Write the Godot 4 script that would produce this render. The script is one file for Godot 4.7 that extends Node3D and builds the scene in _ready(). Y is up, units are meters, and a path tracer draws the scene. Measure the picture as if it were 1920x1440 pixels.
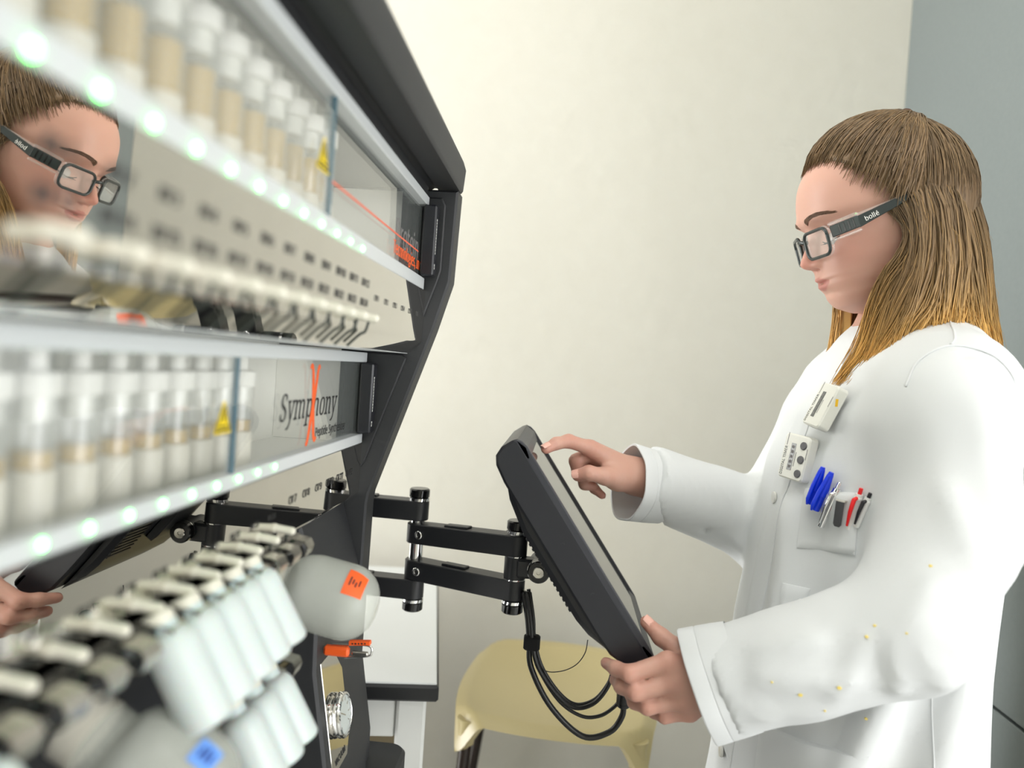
extends Node3D
# Laboratory: a peptide synthesizer on the left, a touch screen on an arm, a person in a lab coat on the right.
# World: y up, metres. The machine's front runs along -z. The camera stands at x = 0, z = 0, 1.30 m up.

class G:
	var v := PackedVector3Array()
	var t := PackedInt32Array()
	var c := PackedColorArray()
	var col := Color(1, 1, 1)
	var colored := false
	func p(q: Vector3) -> int:
		v.append(q)
		c.append(col)
		return v.size() - 1
	func tri(a: int, b: int, d: int) -> void:
		t.append(a); t.append(b); t.append(d)
	func quad(a: int, b: int, d: int, e: int) -> void:
		tri(a, b, d); tri(a, d, e)
	func out(ids: Array, mid: Vector3) -> void:
		var n := (v[ids[1]] - v[ids[0]]).cross(v[ids[2]] - v[ids[0]])
		var m := Vector3.ZERO
		for i in ids: m += v[i]
		m /= ids.size()
		if n.dot(m - mid) < 0: ids = ids.duplicate(); ids.reverse()
		for i in range(1, ids.size() - 1): tri(ids[0], ids[i], ids[i + 1])
	func move(xf: Transform3D, from := 0) -> void:
		for i in range(from, v.size()): v[i] = xf * v[i]
		if xf.basis.determinant() < 0:
			var s := 0
			while s < t.size():
				if t[s] >= from:
					var k := t[s + 1]; t[s + 1] = t[s + 2]; t[s + 2] = k
				s += 3

var used := {}
var SANS: SystemFont
var SERIF: SystemFont
var M := {}

# ---------------------------------------------------------------- helpers
func numbered(s: String) -> String:
	if not used.has(s):
		used[s] = 0
		return s
	used[s] += 1
	return "%s_%03d" % [s, used[s]]

func thing(called: String, label: String, category: String, at := Vector3.ZERO, group := "") -> Node3D:
	var o := Node3D.new()
	o.name = numbered(called)
	add_child(o)
	o.position = at
	o.set_meta("label", label)
	o.set_meta("category", category)
	if group: o.set_meta("group", group)
	return o

func struct(o: Node3D) -> Node3D:
	o.set_meta("kind", "structure")
	return o

# commits a shape as one mesh under parent; shapes are built in world axes, so the parent's position is taken off
func put(g: G, called: String, m: Material, parent: Node = self, smooth := 38.0) -> MeshInstance3D:
	var o := MeshInstance3D.new()
	o.name = numbered(called) if parent == self else called
	var off := Vector3.ZERO
	var q: Node = parent
	while q != self and q is Node3D:
		off += (q as Node3D).position
		q = q.get_parent()
	var at := Vector3.ZERO
	if parent == self or true:
		var lo := Vector3.INF
		var hi := -Vector3.INF
		for k in g.v:
			lo = lo.min(k); hi = hi.max(k)
		at = Vector3((lo.x + hi.x) / 2, lo.y, (lo.z + hi.z) / 2)
	o.mesh = mesh_of(g, at, smooth)
	o.material_override = m
	parent.add_child(o, true)
	o.position = at - off
	return o

func mesh_of(g: G, at: Vector3, smooth: float) -> ArrayMesh:
	var vol := 0.0
	var n := g.t.size() / 3
	for i in n:
		vol += (g.v[g.t[i * 3]] - at).dot((g.v[g.t[i * 3 + 1]] - at).cross(g.v[g.t[i * 3 + 2]] - at))
	var flip := vol < 0
	var A := []
	A.resize(Mesh.ARRAY_MAX)
	var ov := PackedVector3Array()
	var on := PackedVector3Array()
	var oc := PackedColorArray()
	if smooth >= 180.0:
		on.resize(g.v.size())
		for k in g.v: ov.append(k - at)
		var oi := PackedInt32Array()
		for i in n:
			var a := g.t[i * 3]; var b := g.t[i * 3 + 1]; var d := g.t[i * 3 + 2]
			if flip: var w := b; b = d; d = w
			var f := (g.v[b] - g.v[a]).cross(g.v[d] - g.v[a])
			on[a] += f; on[b] += f; on[d] += f
			oi.append(a); oi.append(d); oi.append(b)
		for i in on.size(): on[i] = on[i].normalized() if on[i].length_squared() > 0 else Vector3.UP
		A[Mesh.ARRAY_INDEX] = oi
		if g.colored: oc = g.c
	else:
		var lim := cos(deg_to_rad(smooth))
		var ids := {}
		var key := PackedInt32Array()
		var at_v := []
		for k in g.v:
			var s := Vector3i((k * 50000.0).round())
			if not ids.has(s):
				ids[s] = at_v.size()
				at_v.append([])
			key.append(ids[s])
		var fn := PackedVector3Array()
		for i in n:
			var a := g.t[i * 3]; var b := g.t[i * 3 + 1]; var d := g.t[i * 3 + 2]
			var f := (g.v[b] - g.v[a]).cross(g.v[d] - g.v[a])
			if flip: f = -f
			fn.append(f)
			at_v[key[a]].append(i); at_v[key[b]].append(i); at_v[key[d]].append(i)
		for i in n:
			if fn[i].length_squared() < 1e-22: continue
			var fi := fn[i].normalized()
			var order := [0, 2, 1] if not flip else [0, 1, 2]
			for k in order:
				var a: int = g.t[i * 3 + k]
				var s := Vector3.ZERO
				for j in at_v[key[a]]:
					if fn[j].length_squared() > 1e-22 and fn[j].normalized().dot(fi) >= lim: s += fn[j]
				ov.append(g.v[a] - at)
				on.append(s.normalized())
				if g.colored: oc.append(g.c[a])
	A[Mesh.ARRAY_VERTEX] = ov
	A[Mesh.ARRAY_NORMAL] = on
	if g.colored: A[Mesh.ARRAY_COLOR] = oc
	var am := ArrayMesh.new()
	am.add_surface_from_arrays(Mesh.PRIMITIVE_TRIANGLES, A)
	return am

func box(g: G, c: Vector3, s: Vector3, bev := 0.0, b := Basis.IDENTITY) -> void:
	var h := s / 2
	bev = minf(bev, minf(h.x, minf(h.y, h.z)) * 0.95)
	if bev <= 0:
		var k := []
		for i in 8: k.append(g.p(c + b * Vector3(h.x * (1 if i & 1 else -1), h.y * (1 if i & 2 else -1), h.z * (1 if i & 4 else -1))))
		for f in [[0, 1, 3, 2], [4, 5, 7, 6], [0, 1, 5, 4], [2, 3, 7, 6], [0, 2, 6, 4], [1, 3, 7, 5]]:
			g.out([k[f[0]], k[f[1]], k[f[2]], k[f[3]]], c)
		return
	var id := []
	for i in 8:
		var sg := Vector3(1 if i & 1 else -1, 1 if i & 2 else -1, 1 if i & 4 else -1)
		for ax in 3:
			var q := h - Vector3.ONE * bev
			q[ax] = h[ax]
			id.append(g.p(c + b * (q * sg)))
	for ax in 3:
		var u := (ax + 1) % 3
		var w := (ax + 2) % 3
		for sd in 2:
			var ring := []
			for m in [[0, 0], [1, 0], [1, 1], [0, 1]]:
				ring.append(id[((sd << ax) | (m[0] << u) | (m[1] << w)) * 3 + ax])
			g.out(ring, c)
		for m in 4:
			var i0 := ((m & 1) << u) | ((m >> 1) << w)
			var i1 := i0 | (1 << ax)
			g.out([id[i0 * 3 + u], id[i1 * 3 + u], id[i1 * 3 + w], id[i0 * 3 + w]], c)
	for i in 8: g.out([id[i * 3], id[i * 3 + 1], id[i * 3 + 2]], c)

func area2(p: PackedVector2Array) -> float:
	var a := 0.0
	for i in p.size(): a += p[i].cross(p[(i + 1) % p.size()])
	return a / 2

func inset(p: PackedVector2Array, d: float) -> PackedVector2Array:
	var r := PackedVector2Array()
	var n := p.size()
	for i in n:
		var e0 := (p[i] - p[(i + n - 1) % n]).normalized()
		var e1 := (p[(i + 1) % n] - p[i]).normalized()
		var n0 := Vector2(-e0.y, e0.x)
		var n1 := Vector2(-e1.y, e1.x)
		var m := (n0 + n1).normalized()
		r.append(p[i] + m * d / maxf(0.4, m.dot(n0)))
	return r

# polygon in local x,y extruded from z0 to z1, placed by xf
func prism(g: G, poly: PackedVector2Array, z0: float, z1: float, bev := 0.0, xf := Transform3D.IDENTITY) -> void:
	if area2(poly) < 0:
		poly = poly.duplicate(); poly.reverse()
	var start := g.v.size()
	if z0 > z1:
		var w := z0; z0 = z1; z1 = w
	var n := poly.size()
	var tr := Geometry2D.triangulate_polygon(poly)
	var rings := []
	var small := inset(poly, bev) if bev > 0 else poly
	var lv := [[small, z0], [poly, z0 + bev], [poly, z1 - bev], [small, z1]] if bev > 0 else [[poly, z0], [poly, z1]]
	for l in lv:
		var r := []
		for q in l[0]: r.append(g.p(xf * Vector3(q.x, q.y, l[1])))
		rings.append(r)
	var t0 := g.t.size()
	for i in rings.size() - 1:
		for k in n:
			var k2 := (k + 1) % n
			g.quad(rings[i][k], rings[i][k2], rings[i + 1][k2], rings[i + 1][k])
	var top: Array = rings[-1]
	for i in range(0, tr.size(), 3):
		var a := tr[i]; var b := tr[i + 1]; var c := tr[i + 2]
		if (poly[b] - poly[a]).cross(poly[c] - poly[a]) < 0: var w2 := b; b = c; c = w2
		g.tri(top[a], top[b], top[c])
		g.tri(rings[0][a], rings[0][c], rings[0][b])
	if xf.basis.determinant() < 0:
		for i in range(t0, g.t.size(), 3):
			var w3 := g.t[i + 1]; g.t[i + 1] = g.t[i + 2]; g.t[i + 2] = w3

func rrect(w: float, h: float, r: float, n := 4) -> PackedVector2Array:
	var p := PackedVector2Array()
	for q in 4:
		var c := Vector2((w / 2 - r) * (1 if q == 0 or q == 3 else -1), (h / 2 - r) * (1 if q < 2 else -1))
		for i in n + 1:
			var a := PI / 2 * (q + float(i) / n)
			p.append(c + Vector2(cos(a), sin(a)) * r)
	return p

func lathe(g: G, prof: Array, n: int, xf: Transform3D) -> void:
	var rings := []
	for q in prof:
		var r := []
		if q.x < 1e-6:
			var i0 := g.p(xf * Vector3(0, q.y, 0))
			for i in n: r.append(i0)
		else:
			for i in n:
				var a := TAU * i / n
				r.append(g.p(xf * Vector3(q.x * cos(a), q.y, -q.x * sin(a))))
		rings.append(r)
	for i in rings.size() - 1:
		for k in n:
			var k2 := (k + 1) % n
			var a: int = rings[i][k]; var b: int = rings[i][k2]; var c: int = rings[i + 1][k2]; var d: int = rings[i + 1][k]
			if a != b: g.tri(a, b, c)
			if c != d: g.tri(a, c, d)

# a turn that carries +y onto d
func along(d: Vector3, o := Vector3.ZERO) -> Transform3D:
	d = d.normalized()
	var x := d.cross(Vector3.FORWARD if absf(d.z) < 0.9 else Vector3.RIGHT).normalized()
	return Transform3D(Basis(x, d, x.cross(d)), o)

func rod(g: G, a: Vector3, b: Vector3, r: float, n := 16, bev := 0.0) -> void:
	var l := a.distance_to(b)
	var pr := [Vector2(0, 0), Vector2(r, 0), Vector2(r, l), Vector2(0, l)]
	if bev > 0: pr = [Vector2(0, 0), Vector2(r - bev, 0), Vector2(r, bev), Vector2(r, l - bev), Vector2(r - bev, l), Vector2(0, l)]
	lathe(g, pr, n, along(b - a, a))

func capsule(g: G, a: Vector3, b: Vector3, r: float, n := 16) -> void:
	var l := a.distance_to(b)
	var pr := []
	for i in 6: pr.append(Vector2(r * sin(PI / 2 * i / 5.0), -r * cos(PI / 2 * i / 5.0) + r))
	for i in 6: pr.append(Vector2(r * cos(PI / 2 * i / 5.0), l - r + r * sin(PI / 2 * i / 5.0)))
	lathe(g, pr, n, along(b - a, a))

func smooth_path(pts: Array, per := 6) -> Array:
	var r := []
	for i in pts.size() - 1:
		var a: Vector3 = pts[maxi(i - 1, 0)]; var b: Vector3 = pts[i]; var c: Vector3 = pts[i + 1]; var d: Vector3 = pts[mini(i + 2, pts.size() - 1)]
		for k in per:
			r.append(b.cubic_interpolate(c, a, d, float(k) / per))
	r.append(pts[-1])
	return r

func tube(g: G, pts: Array, rad, n := 8, flat := 1.0) -> void:
	var x := Vector3.ZERO
	var rings := []
	for i in pts.size():
		var d: Vector3 = (pts[mini(i + 1, pts.size() - 1)] - pts[maxi(i - 1, 0)]).normalized()
		if x == Vector3.ZERO: x = d.cross(Vector3.UP if absf(d.y) < 0.9 else Vector3.RIGHT).normalized()
		x = (x - d * x.dot(d)).normalized()
		var y := d.cross(x)
		var r: float = rad if rad is float else rad[i]
		var ring := []
		for k in n:
			var a := TAU * k / n
			ring.append(g.p(pts[i] + x * cos(a) * r + y * sin(a) * r * flat))
		rings.append(ring)
	for i in rings.size() - 1:
		for k in n:
			var k2 := (k + 1) % n
			g.quad(rings[i][k], rings[i][k2], rings[i + 1][k2], rings[i + 1][k])
	for e in 2:
		var ring: Array = rings[0] if e == 0 else rings[-1]
		var m := g.p(pts[0] if e == 0 else pts[-1])
		for k in n:
			if e == 0: g.tri(m, ring[(k + 1) % n], ring[k])
			else: g.tri(m, ring[k], ring[(k + 1) % n])

# lettering: reads along bx, up is by, faces bx x by
func text(s: String, h: float, at: Vector3, bx: Vector3, by: Vector3, m: Material, parent: Node, called: String, font: Font, depth := 0.0003, stretch := 1.0) -> MeshInstance3D:
	var tm := TextMesh.new()
	tm.text = s
	tm.font = font
	tm.font_size = 48
	tm.pixel_size = h / 34.0
	tm.depth = depth
	tm.curve_step = 2.0
	var o := MeshInstance3D.new()
	o.name = called
	o.mesh = tm
	o.material_override = m
	parent.add_child(o, true)
	var off := Vector3.ZERO
	var q: Node = parent
	while q != self and q is Node3D:
		off += (q as Node3D).position
		q = q.get_parent()
	var bz := bx.cross(by).normalized()
	o.transform = Transform3D(Basis(bx.normalized() * stretch, by.normalized(), bz), at - off)
	return o

func mat(albedo: Color, rough := 0.5, metal := 0.0, spec := 0.5) -> StandardMaterial3D:
	var m := StandardMaterial3D.new()
	m.albedo_color = albedo
	m.roughness = rough
	m.metallic = metal
	m.metallic_specular = spec
	return m

func noise_tex(freq: float, seed_: int, normal := false, ramp: Gradient = null, strength := 8.0, size := 512) -> NoiseTexture2D:
	var f := FastNoiseLite.new()
	f.seed = seed_
	f.noise_type = FastNoiseLite.TYPE_SIMPLEX_SMOOTH
	f.frequency = freq
	f.fractal_octaves = 4
	var t := NoiseTexture2D.new()
	t.width = size
	t.height = size
	t.seamless = true
	t.noise = f
	if normal:
		t.as_normal_map = true
		t.bump_strength = strength
	if ramp: t.color_ramp = ramp
	return t

func grain(m: StandardMaterial3D, tex: Texture2D, per_metre: float, amount: float) -> StandardMaterial3D:
	m.uv1_triplanar = true
	m.uv1_world_triplanar = true
	m.uv1_scale = Vector3.ONE * per_metre
	m.normal_enabled = true
	m.normal_texture = tex
	m.normal_scale = amount
	return m

func two_tone(m: StandardMaterial3D, a: Color, b: Color, freq: float, seed_: int) -> StandardMaterial3D:
	var gr := Gradient.new()
	gr.set_color(0, a)
	gr.set_color(1, b)
	m.albedo_color = Color.WHITE
	m.albedo_texture = noise_tex(freq, seed_, false, gr)
	return m

func glass(tint: Color, a: float) -> StandardMaterial3D:
	var m := mat(Color(tint.r, tint.g, tint.b, a), 0.02)
	m.transparency = BaseMaterial3D.TRANSPARENCY_ALPHA
	return m

func V(x: float, y: float, z: float) -> Vector3:
	return Vector3(x, y, z)

func P(a: Array) -> PackedVector2Array:
	var r := PackedVector2Array()
	for i in range(0, a.size(), 2): r.append(Vector2(a[i], a[i + 1]))
	return r

func _ready() -> void:
	SANS = SystemFont.new()
	SANS.font_names = PackedStringArray(["Droid Sans"])
	SERIF = SystemFont.new()
	SERIF.font_names = PackedStringArray(["Droid Serif"])
	stage()
	palette()
	room()
	synthesizer()
	doors()
	bottles()
	small_fittings()
	arm_and_screen()
	furniture()
	person()
	pocket_things()

# ---------------------------------------------------------------- camera, light, exposure
func stage() -> void:
	var cam := Camera3D.new()
	cam.name = "camera"
	cam.fov = 53.13
	cam.near = 0.02
	cam.far = 40.0
	cam.transform = Transform3D(Basis(Vector3(0.99542, 0.067998, -0.067198), Vector3(-0.069351, 0.99743, -0.018012), Vector3(0.0658, 0.02259, 0.997577)), Vector3(0, 1.30, 0))
	var lens := CameraAttributesPhysical.new()
	lens.frustum_focal_length = 24.0
	lens.frustum_focus_distance = 0.88
	lens.exposure_aperture = 2.5
	cam.attributes = lens
	add_child(cam)
	cam.current = true
	var we := WorldEnvironment.new()
	we.name = "environment"
	var e := Environment.new()
	e.background_mode = Environment.BG_COLOR
	e.background_color = Color(0, 0, 0)
	e.tonemap_mode = Environment.TONE_MAPPER_LINEAR
	e.tonemap_exposure = 1.06
	e.sdfgi_enabled = true
	e.ssao_enabled = true
	e.ssil_enabled = true
	we.environment = e
	add_child(we)
	# recessed ceiling panels: a glowing diffuser and an area light of its size just below it
	var size := Vector2(1.15, 0.56)
	for q in [[V(-0.10, 3.04, 0.00), size, 0.75, "ceiling light panel above the synthesizer and the screen arm"], [V(-0.10, 3.04, 2.20), size, 0.75, "ceiling light panel in the middle of the room"], [V(1.50, 3.04, 1.10), size, 0.75, "ceiling light panel on the right side of the room"]]:
		var at: Vector3 = q[0]
		var t := thing("ceiling_light", q[3], "light", at)
		var g := G.new()
		for k in 2:
			box(g, at + V(0, -0.006, (q[1].y / 2 + 0.012) * (1 if k else -1)), V(q[1].x + 0.05, 0.03, 0.025), 0.003)
			box(g, at + V((q[1].x / 2 + 0.012) * (1 if k else -1), -0.006, 0), V(0.025, 0.03, q[1].y), 0.003)
		put(g, "frame", mat(Color(0.9, 0.9, 0.9), 0.5), t)
		g = G.new()
		box(g, at + V(0, 0.002, 0), V(q[1].x, 0.008, q[1].y))
		var dm := mat(Color(0.95, 0.95, 0.95), 0.6)
		dm.emission_enabled = true
		dm.emission = Color(1.0, 0.99, 0.96)
		dm.emission_energy_multiplier = 2.2
		put(g, "light_diffuser", dm, t)
		var a := AreaLight3D.new()
		a.name = "panel_light"
		a.area_size = q[1]
		a.light_energy = q[2]
		a.light_color = Color(1.0, 1.0, 0.995)
		a.shadow_enabled = true
		a.area_range = 12.0
		t.add_child(a)
		a.position = V(0, -0.03, 0)
		a.rotation.x = -PI / 2

	# daylight through the frosted windows in the left and the right wall, both out of the picture
	for q in [[V(-2.435, 1.10, -1.00), Vector2(1.00, 2.00), 8.5, -PI / 2], [V(2.535, 1.10, 1.10), Vector2(2.80, 2.00), 7.0, PI / 2]]:
		var day := AreaLight3D.new()
		day.name = "window_daylight"
		day.area_size = q[1]
		day.light_energy = q[2]
		day.light_color = Color(1.0, 1.0, 1.0)
		day.shadow_enabled = true
		day.area_range = 14.0
		add_child(day, true)
		day.position = q[0]
		day.rotation.y = q[3]

func palette() -> void:
	var bump := noise_tex(0.06, 3, true, null, 6.0)
	M.black = grain(mat(Color(0.17, 0.175, 0.185), 0.55), bump, 60.0, 0.5)      # textured equipment paint
	M.black2 = grain(mat(Color(0.15, 0.155, 0.165), 0.5), bump, 60.0, 0.3)
	M.arm = grain(mat(Color(0.13, 0.135, 0.15), 0.42), bump, 40.0, 0.15)
	M.gloss_black = mat(Color(0.06, 0.06, 0.065), 0.12)
	M.screen_case = grain(mat(Color(0.12, 0.125, 0.15), 0.38), bump, 90.0, 0.12)
	M.handle = mat(Color(0.13, 0.135, 0.155), 0.3)
	M.mirror = mat(Color(0.89, 0.88, 0.86), 0.012, 1.0)
	M.steel = mat(Color(0.78, 0.77, 0.74), 0.22, 1.0)
	M.chrome = mat(Color(0.9, 0.9, 0.9), 0.06, 1.0)
	M.rail = mat(Color(0.80, 0.815, 0.82), 0.3)
	M.glass = glass(Color(0.93, 0.97, 0.95), 0.05)
	M.clear = glass(Color(0.97, 0.98, 0.97), 0.06)
	M.edge = mat(Color(0.16, 0.36, 0.44), 0.15)
	M.white = mat(Color(0.92, 0.92, 0.9), 0.5)
	M.ptfe = mat(Color(0.86, 0.845, 0.79), 0.35)
	M.ink = mat(Color(0.12, 0.12, 0.13), 0.6)
	M.panel_ink = mat(Color(0.24, 0.24, 0.24), 0.6)
	M.grey_ink = mat(Color(0.45, 0.44, 0.44), 0.6)
	M.orange = mat(Color(0.96, 0.38, 0.12), 0.5)
	M.red_line = mat(Color(0.93, 0.42, 0.3), 0.5)
	M.yellow = mat(Color(0.96, 0.84, 0.05), 0.5)
	M.tube = mat(Color(0.2, 0.22, 0.2), 0.35)
	M.cable = mat(Color(0.05, 0.05, 0.052), 0.38)

# ---------------------------------------------------------------- the room
func room() -> void:
	var g := G.new()
	var paint := grain(two_tone(mat(Color.WHITE, 0.8), Color(0.868, 0.856, 0.812), Color(0.878, 0.867, 0.825), 0.02, 5), noise_tex(0.03, 8, true, null, 3.0), 1.5, 0.1)
	box(g, V(0.05, 1.5, -1.66), V(5.2, 3.1, 0.1))
	struct(put(g, "wall_back", paint))
	g = G.new()
	box(g, V(0.05, 1.5, 4.66), V(5.2, 3.1, 0.1))
	struct(put(g, "wall_front", paint))
	var frost := mat(Color(0.93, 0.95, 0.96), 0.5)
	frost.emission_enabled = true
	frost.emission = Color(0.96, 0.98, 1.0)
	frost.emission_energy_multiplier = 1.2
	# side walls, each with a wide window opening
	for k in 2:
		var x: float = [-2.5, 2.6][k]
		var z0: float = [-1.50, -0.30][k]
		var z1: float = [-0.50, 2.50][k]
		g = G.new()
		box(g, V(x, 1.5, (-1.61 + z0) / 2), V(0.1, 3.1, z0 + 1.61))
		box(g, V(x, 1.5, (4.61 + z1) / 2), V(0.1, 3.1, 4.61 - z1))
		box(g, V(x, 0.025, (z0 + z1) / 2), V(0.1, 0.15, z1 - z0))
		box(g, V(x, 2.575, (z0 + z1) / 2), V(0.1, 0.95, z1 - z0))
		struct(put(g, ["wall_left", "wall_far_right"][k], paint))
		g = G.new()
		box(g, V(x, 1.10, (z0 + z1) / 2), V(0.006, 2.00, z1 - z0))
		var win := struct(put(g, ["window_1", "window_2"][k], frost))
		g = G.new()
		for i in 4: box(g, V(x + 0.02 * (1 - 2 * k), 1.10, lerpf(z0 + 0.02, z1 - 0.02, i / 3.0)), V(0.03, 2.00, 0.04), 0.003)
		for i in 2: box(g, V(x + 0.02 * (1 - 2 * k), 0.12 + 1.96 * i, (z0 + z1) / 2), V(0.03, 0.04, z1 - z0), 0.003)
		put(g, "window_frame", mat(Color(0.85, 0.85, 0.85), 0.4), win)
	# right: a partition of grey coated panels with open joints, on a dark backing
	g = G.new()
	box(g, V(0.72, 1.5, -1.205), V(0.08, 3.1, 0.81))
	var wr := struct(put(g, "wall_right", mat(Color(0.16, 0.16, 0.16), 0.8)))
	var grey := grain(two_tone(mat(Color.WHITE, 0.42), Color(0.455, 0.485, 0.485), Color(0.47, 0.50, 0.50), 0.02, 4), noise_tex(0.05, 9, true, null, 3.0), 8.0, 0.06)
	var ys := [0.02, 0.859, 3.04]
	for i in 2:
		g = G.new()
		box(g, V(0.6635, (ys[i] + ys[i + 1]) / 2, -1.205), V(0.033, ys[i + 1] - ys[i] - 0.005, 0.808), 0.0015)
		put(g, "wall_panel", grey, wr)
	g = G.new()
	box(g, V(0.05, -0.05, 1.5), V(5.3, 0.1, 6.5))
	struct(put(g, "floor", grain(two_tone(mat(Color.WHITE, 0.4), Color(0.74, 0.74, 0.72), Color(0.80, 0.80, 0.78), 0.02, 6), noise_tex(0.05, 2, true, null, 3.0), 2.0, 0.1)))
	g = G.new()
	box(g, V(0.05, 3.10, 1.5), V(5.3, 0.1, 6.5))
	struct(put(g, "ceiling", mat(Color(0.9, 0.9, 0.88), 0.8)))
	g = G.new()
	prism(g, P([0, 0, 0.012, 0, 0.012, 0.085, 0.008, 0.095, 0, 0.095]), 0, 1.64, 0, Transform3D(Basis(V(0, 0, 1), V(0, 1, 0), V(-1, 0, 0)), V(0.645, 0, -1.61)))
	struct(put(g, "baseboard_back", mat(Color(0.3, 0.3, 0.3), 0.5)))

# ---------------------------------------------------------------- the synthesizer
const NEAR := 0.16      # its near end, behind the camera
const FAR := -0.885     # inner face of its far end panel
var syn: Node3D

func led_z(i: int) -> float:
	return -(0.6045 - 0.0347 * i)

func end_outline(grow: float) -> PackedVector2Array:
	return inset(P([-0.62, 0.80, -0.205, 0.80, -0.2055, 0.847, -0.2215, 0.94, -0.2195, 1.128, -0.218, 1.1395, -0.1545, 1.3355, -0.1385, 1.3935, -0.1355, 1.4985, -0.62, 1.4985]), -grow)

func synthesizer() -> void:
	syn = thing("peptide_synthesizer", "large black peptide synthesizer with mirrored panels, glass doors and green lights", "lab machine", V(-0.4, 0, -0.4))
	var g := G.new()
	prism(g, end_outline(0), FAR - 0.037, FAR, 0.0025)
	var cap := put(g, "end_panel", M.black, syn)
	# raised field on the inner side of the end panel, round the upper and the lower door
	g = G.new()
	prism(g, P([-0.30, 1.3495, -0.1665, 1.3495, -0.1525, 1.392, -0.149, 1.405, -0.1485, 1.480, -0.153, 1.4885, -0.30, 1.4885]), FAR - 0.001, FAR + 0.004, 0.0015)
	put(g, "raised_field", M.black2, cap)
	g = G.new()
	prism(g, P([-0.36, 1.170, -0.2300, 1.170, -0.2245, 1.178, -0.1830, 1.3010, -0.1870, 1.3055, -0.36, 1.3055]), FAR - 0.001, FAR + 0.004, 0.0015)
	put(g, "raised_field", M.black2, cap)
	g = G.new()
	prism(g, end_outline(0), NEAR, NEAR + 0.037, 0.0025)
	put(g, "end_panel", M.black, syn)
	# hood
	g = G.new()
	prism(g, P([-0.62, 1.5005, -0.171, 1.5005, -0.1665, 1.5035, -0.1625, 1.5035, -0.1615, 1.5012, -0.1345, 1.4985, -0.1325, 1.5015, -0.1305, 1.526, -0.134, 1.536, -0.19, 1.552, -0.62, 1.56]), FAR - 0.02, NEAR + 0.04, 0.003)
	put(g, "hood", M.black, syn)
	# strip behind the groove, above the upper door
	g = G.new()
	prism(g, P([-0.176, 1.4868, -0.1705, 1.4868, -0.1705, 1.5035, -0.176, 1.5035]), FAR, NEAR)
	put(g, "hood_strip", M.black2, syn)
	# body: back, and the floors between the compartments
	g = G.new()
	box(g, V(-0.61, 1.14, (FAR + NEAR) / 2), V(0.03, 0.78, NEAR - FAR), 0.0)
	put(g, "back_panel", M.black2, syn)
	var inner := mat(Color(0.93, 0.93, 0.9), 0.45)
	g = G.new()
	box(g, V(-0.287, 1.4395, (FAR + NEAR) / 2), V(0.01, 0.122, NEAR - FAR - 0.004))
	put(g, "compartment_wall", inner, syn)
	g = G.new()
	box(g, V(-0.232, 1.3775, (FAR + NEAR) / 2), V(0.12, 0.006, NEAR - FAR - 0.004))
	put(g, "compartment_floor", inner, syn)
	g = G.new()
	box(g, V(-0.34, 1.2535, (FAR + NEAR) / 2), V(0.01, 0.112, NEAR - FAR - 0.004))
	put(g, "compartment_wall", inner, syn)
	g = G.new()
	box(g, V(-0.288, 1.1965, (FAR + NEAR) / 2), V(0.115, 0.005, NEAR - FAR - 0.004))
	put(g, "compartment_floor", inner, syn)
	g = G.new()
	box(g, V(-0.2405, 1.437, FAR + 0.0055), V(0.083, 0.112, 0.002))
	put(g, "compartment_end", inner, syn)
	g = G.new()
	box(g, V(-0.297, 1.2535, FAR + 0.0055), V(0.075, 0.108, 0.002))
	put(g, "compartment_end", inner, syn)
	# mirrored panels: sheet bent back at the foot
	upper_panel = sheet([-0.1652, 1.3805, -0.1668, 1.3245, -0.1672, 1.3222, -0.1684, 1.3202, -0.1800, 1.3085, -0.1812, 1.3074, -0.1835, 1.3070], "mirror_panel")
	g = G.new()
	box(g, V(-0.2105, 1.3078, (FAR + NEAR) / 2), V(0.056, 0.0022, NEAR - FAR - 0.002))
	put(g, "soffit", M.rail, syn)
	lower_panel = sheet([-0.2284, 1.1990, -0.2298, 1.1420, -0.2303, 1.1396, -0.2318, 1.1380, -0.2500, 1.1300, -0.29, 1.1300], "mirror_panel")
	for i in 12:
		text("RV %d" % (i + 1), 0.0060, V(-0.1652, 1.3600, led_z(11 - i) - 0.014), V(0, 0, -1), V(0.028, 1, 0), M.panel_ink, upper_panel, "lettering", SANS)
		text("RV %d" % (i + 13), 0.0060, V(-0.1657, 1.3440, led_z(11 - i) - 0.014), V(0, 0, -1), V(0.028, 1, 0), M.panel_ink, upper_panel, "lettering", SANS)
	for i in 6:
		text("CV %d" % (i + 1), 0.0050, V(-0.1655, 1.3510, -0.6585 - 0.0361 * i), V(0, 0, -1), V(0.028, 1, 0), M.panel_ink, upper_panel, "lettering", SANS)
		text("CV %d" % (i + 7), 0.0070, V(-0.2287, 1.1708, -0.658 - 0.0355 * i), V(0, 0, -1), V(0.028, 1, 0), M.ink, lower_panel, "lettering", SANS)
	for i in 12:
		text("RV %d" % (i + 13), 0.0046, V(-0.2289, 1.1640, led_z(11 - i) - 0.006), V(0, 0, -1), V(0.028, 1, 0), M.ink, lower_panel, "lettering", SANS)
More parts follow.
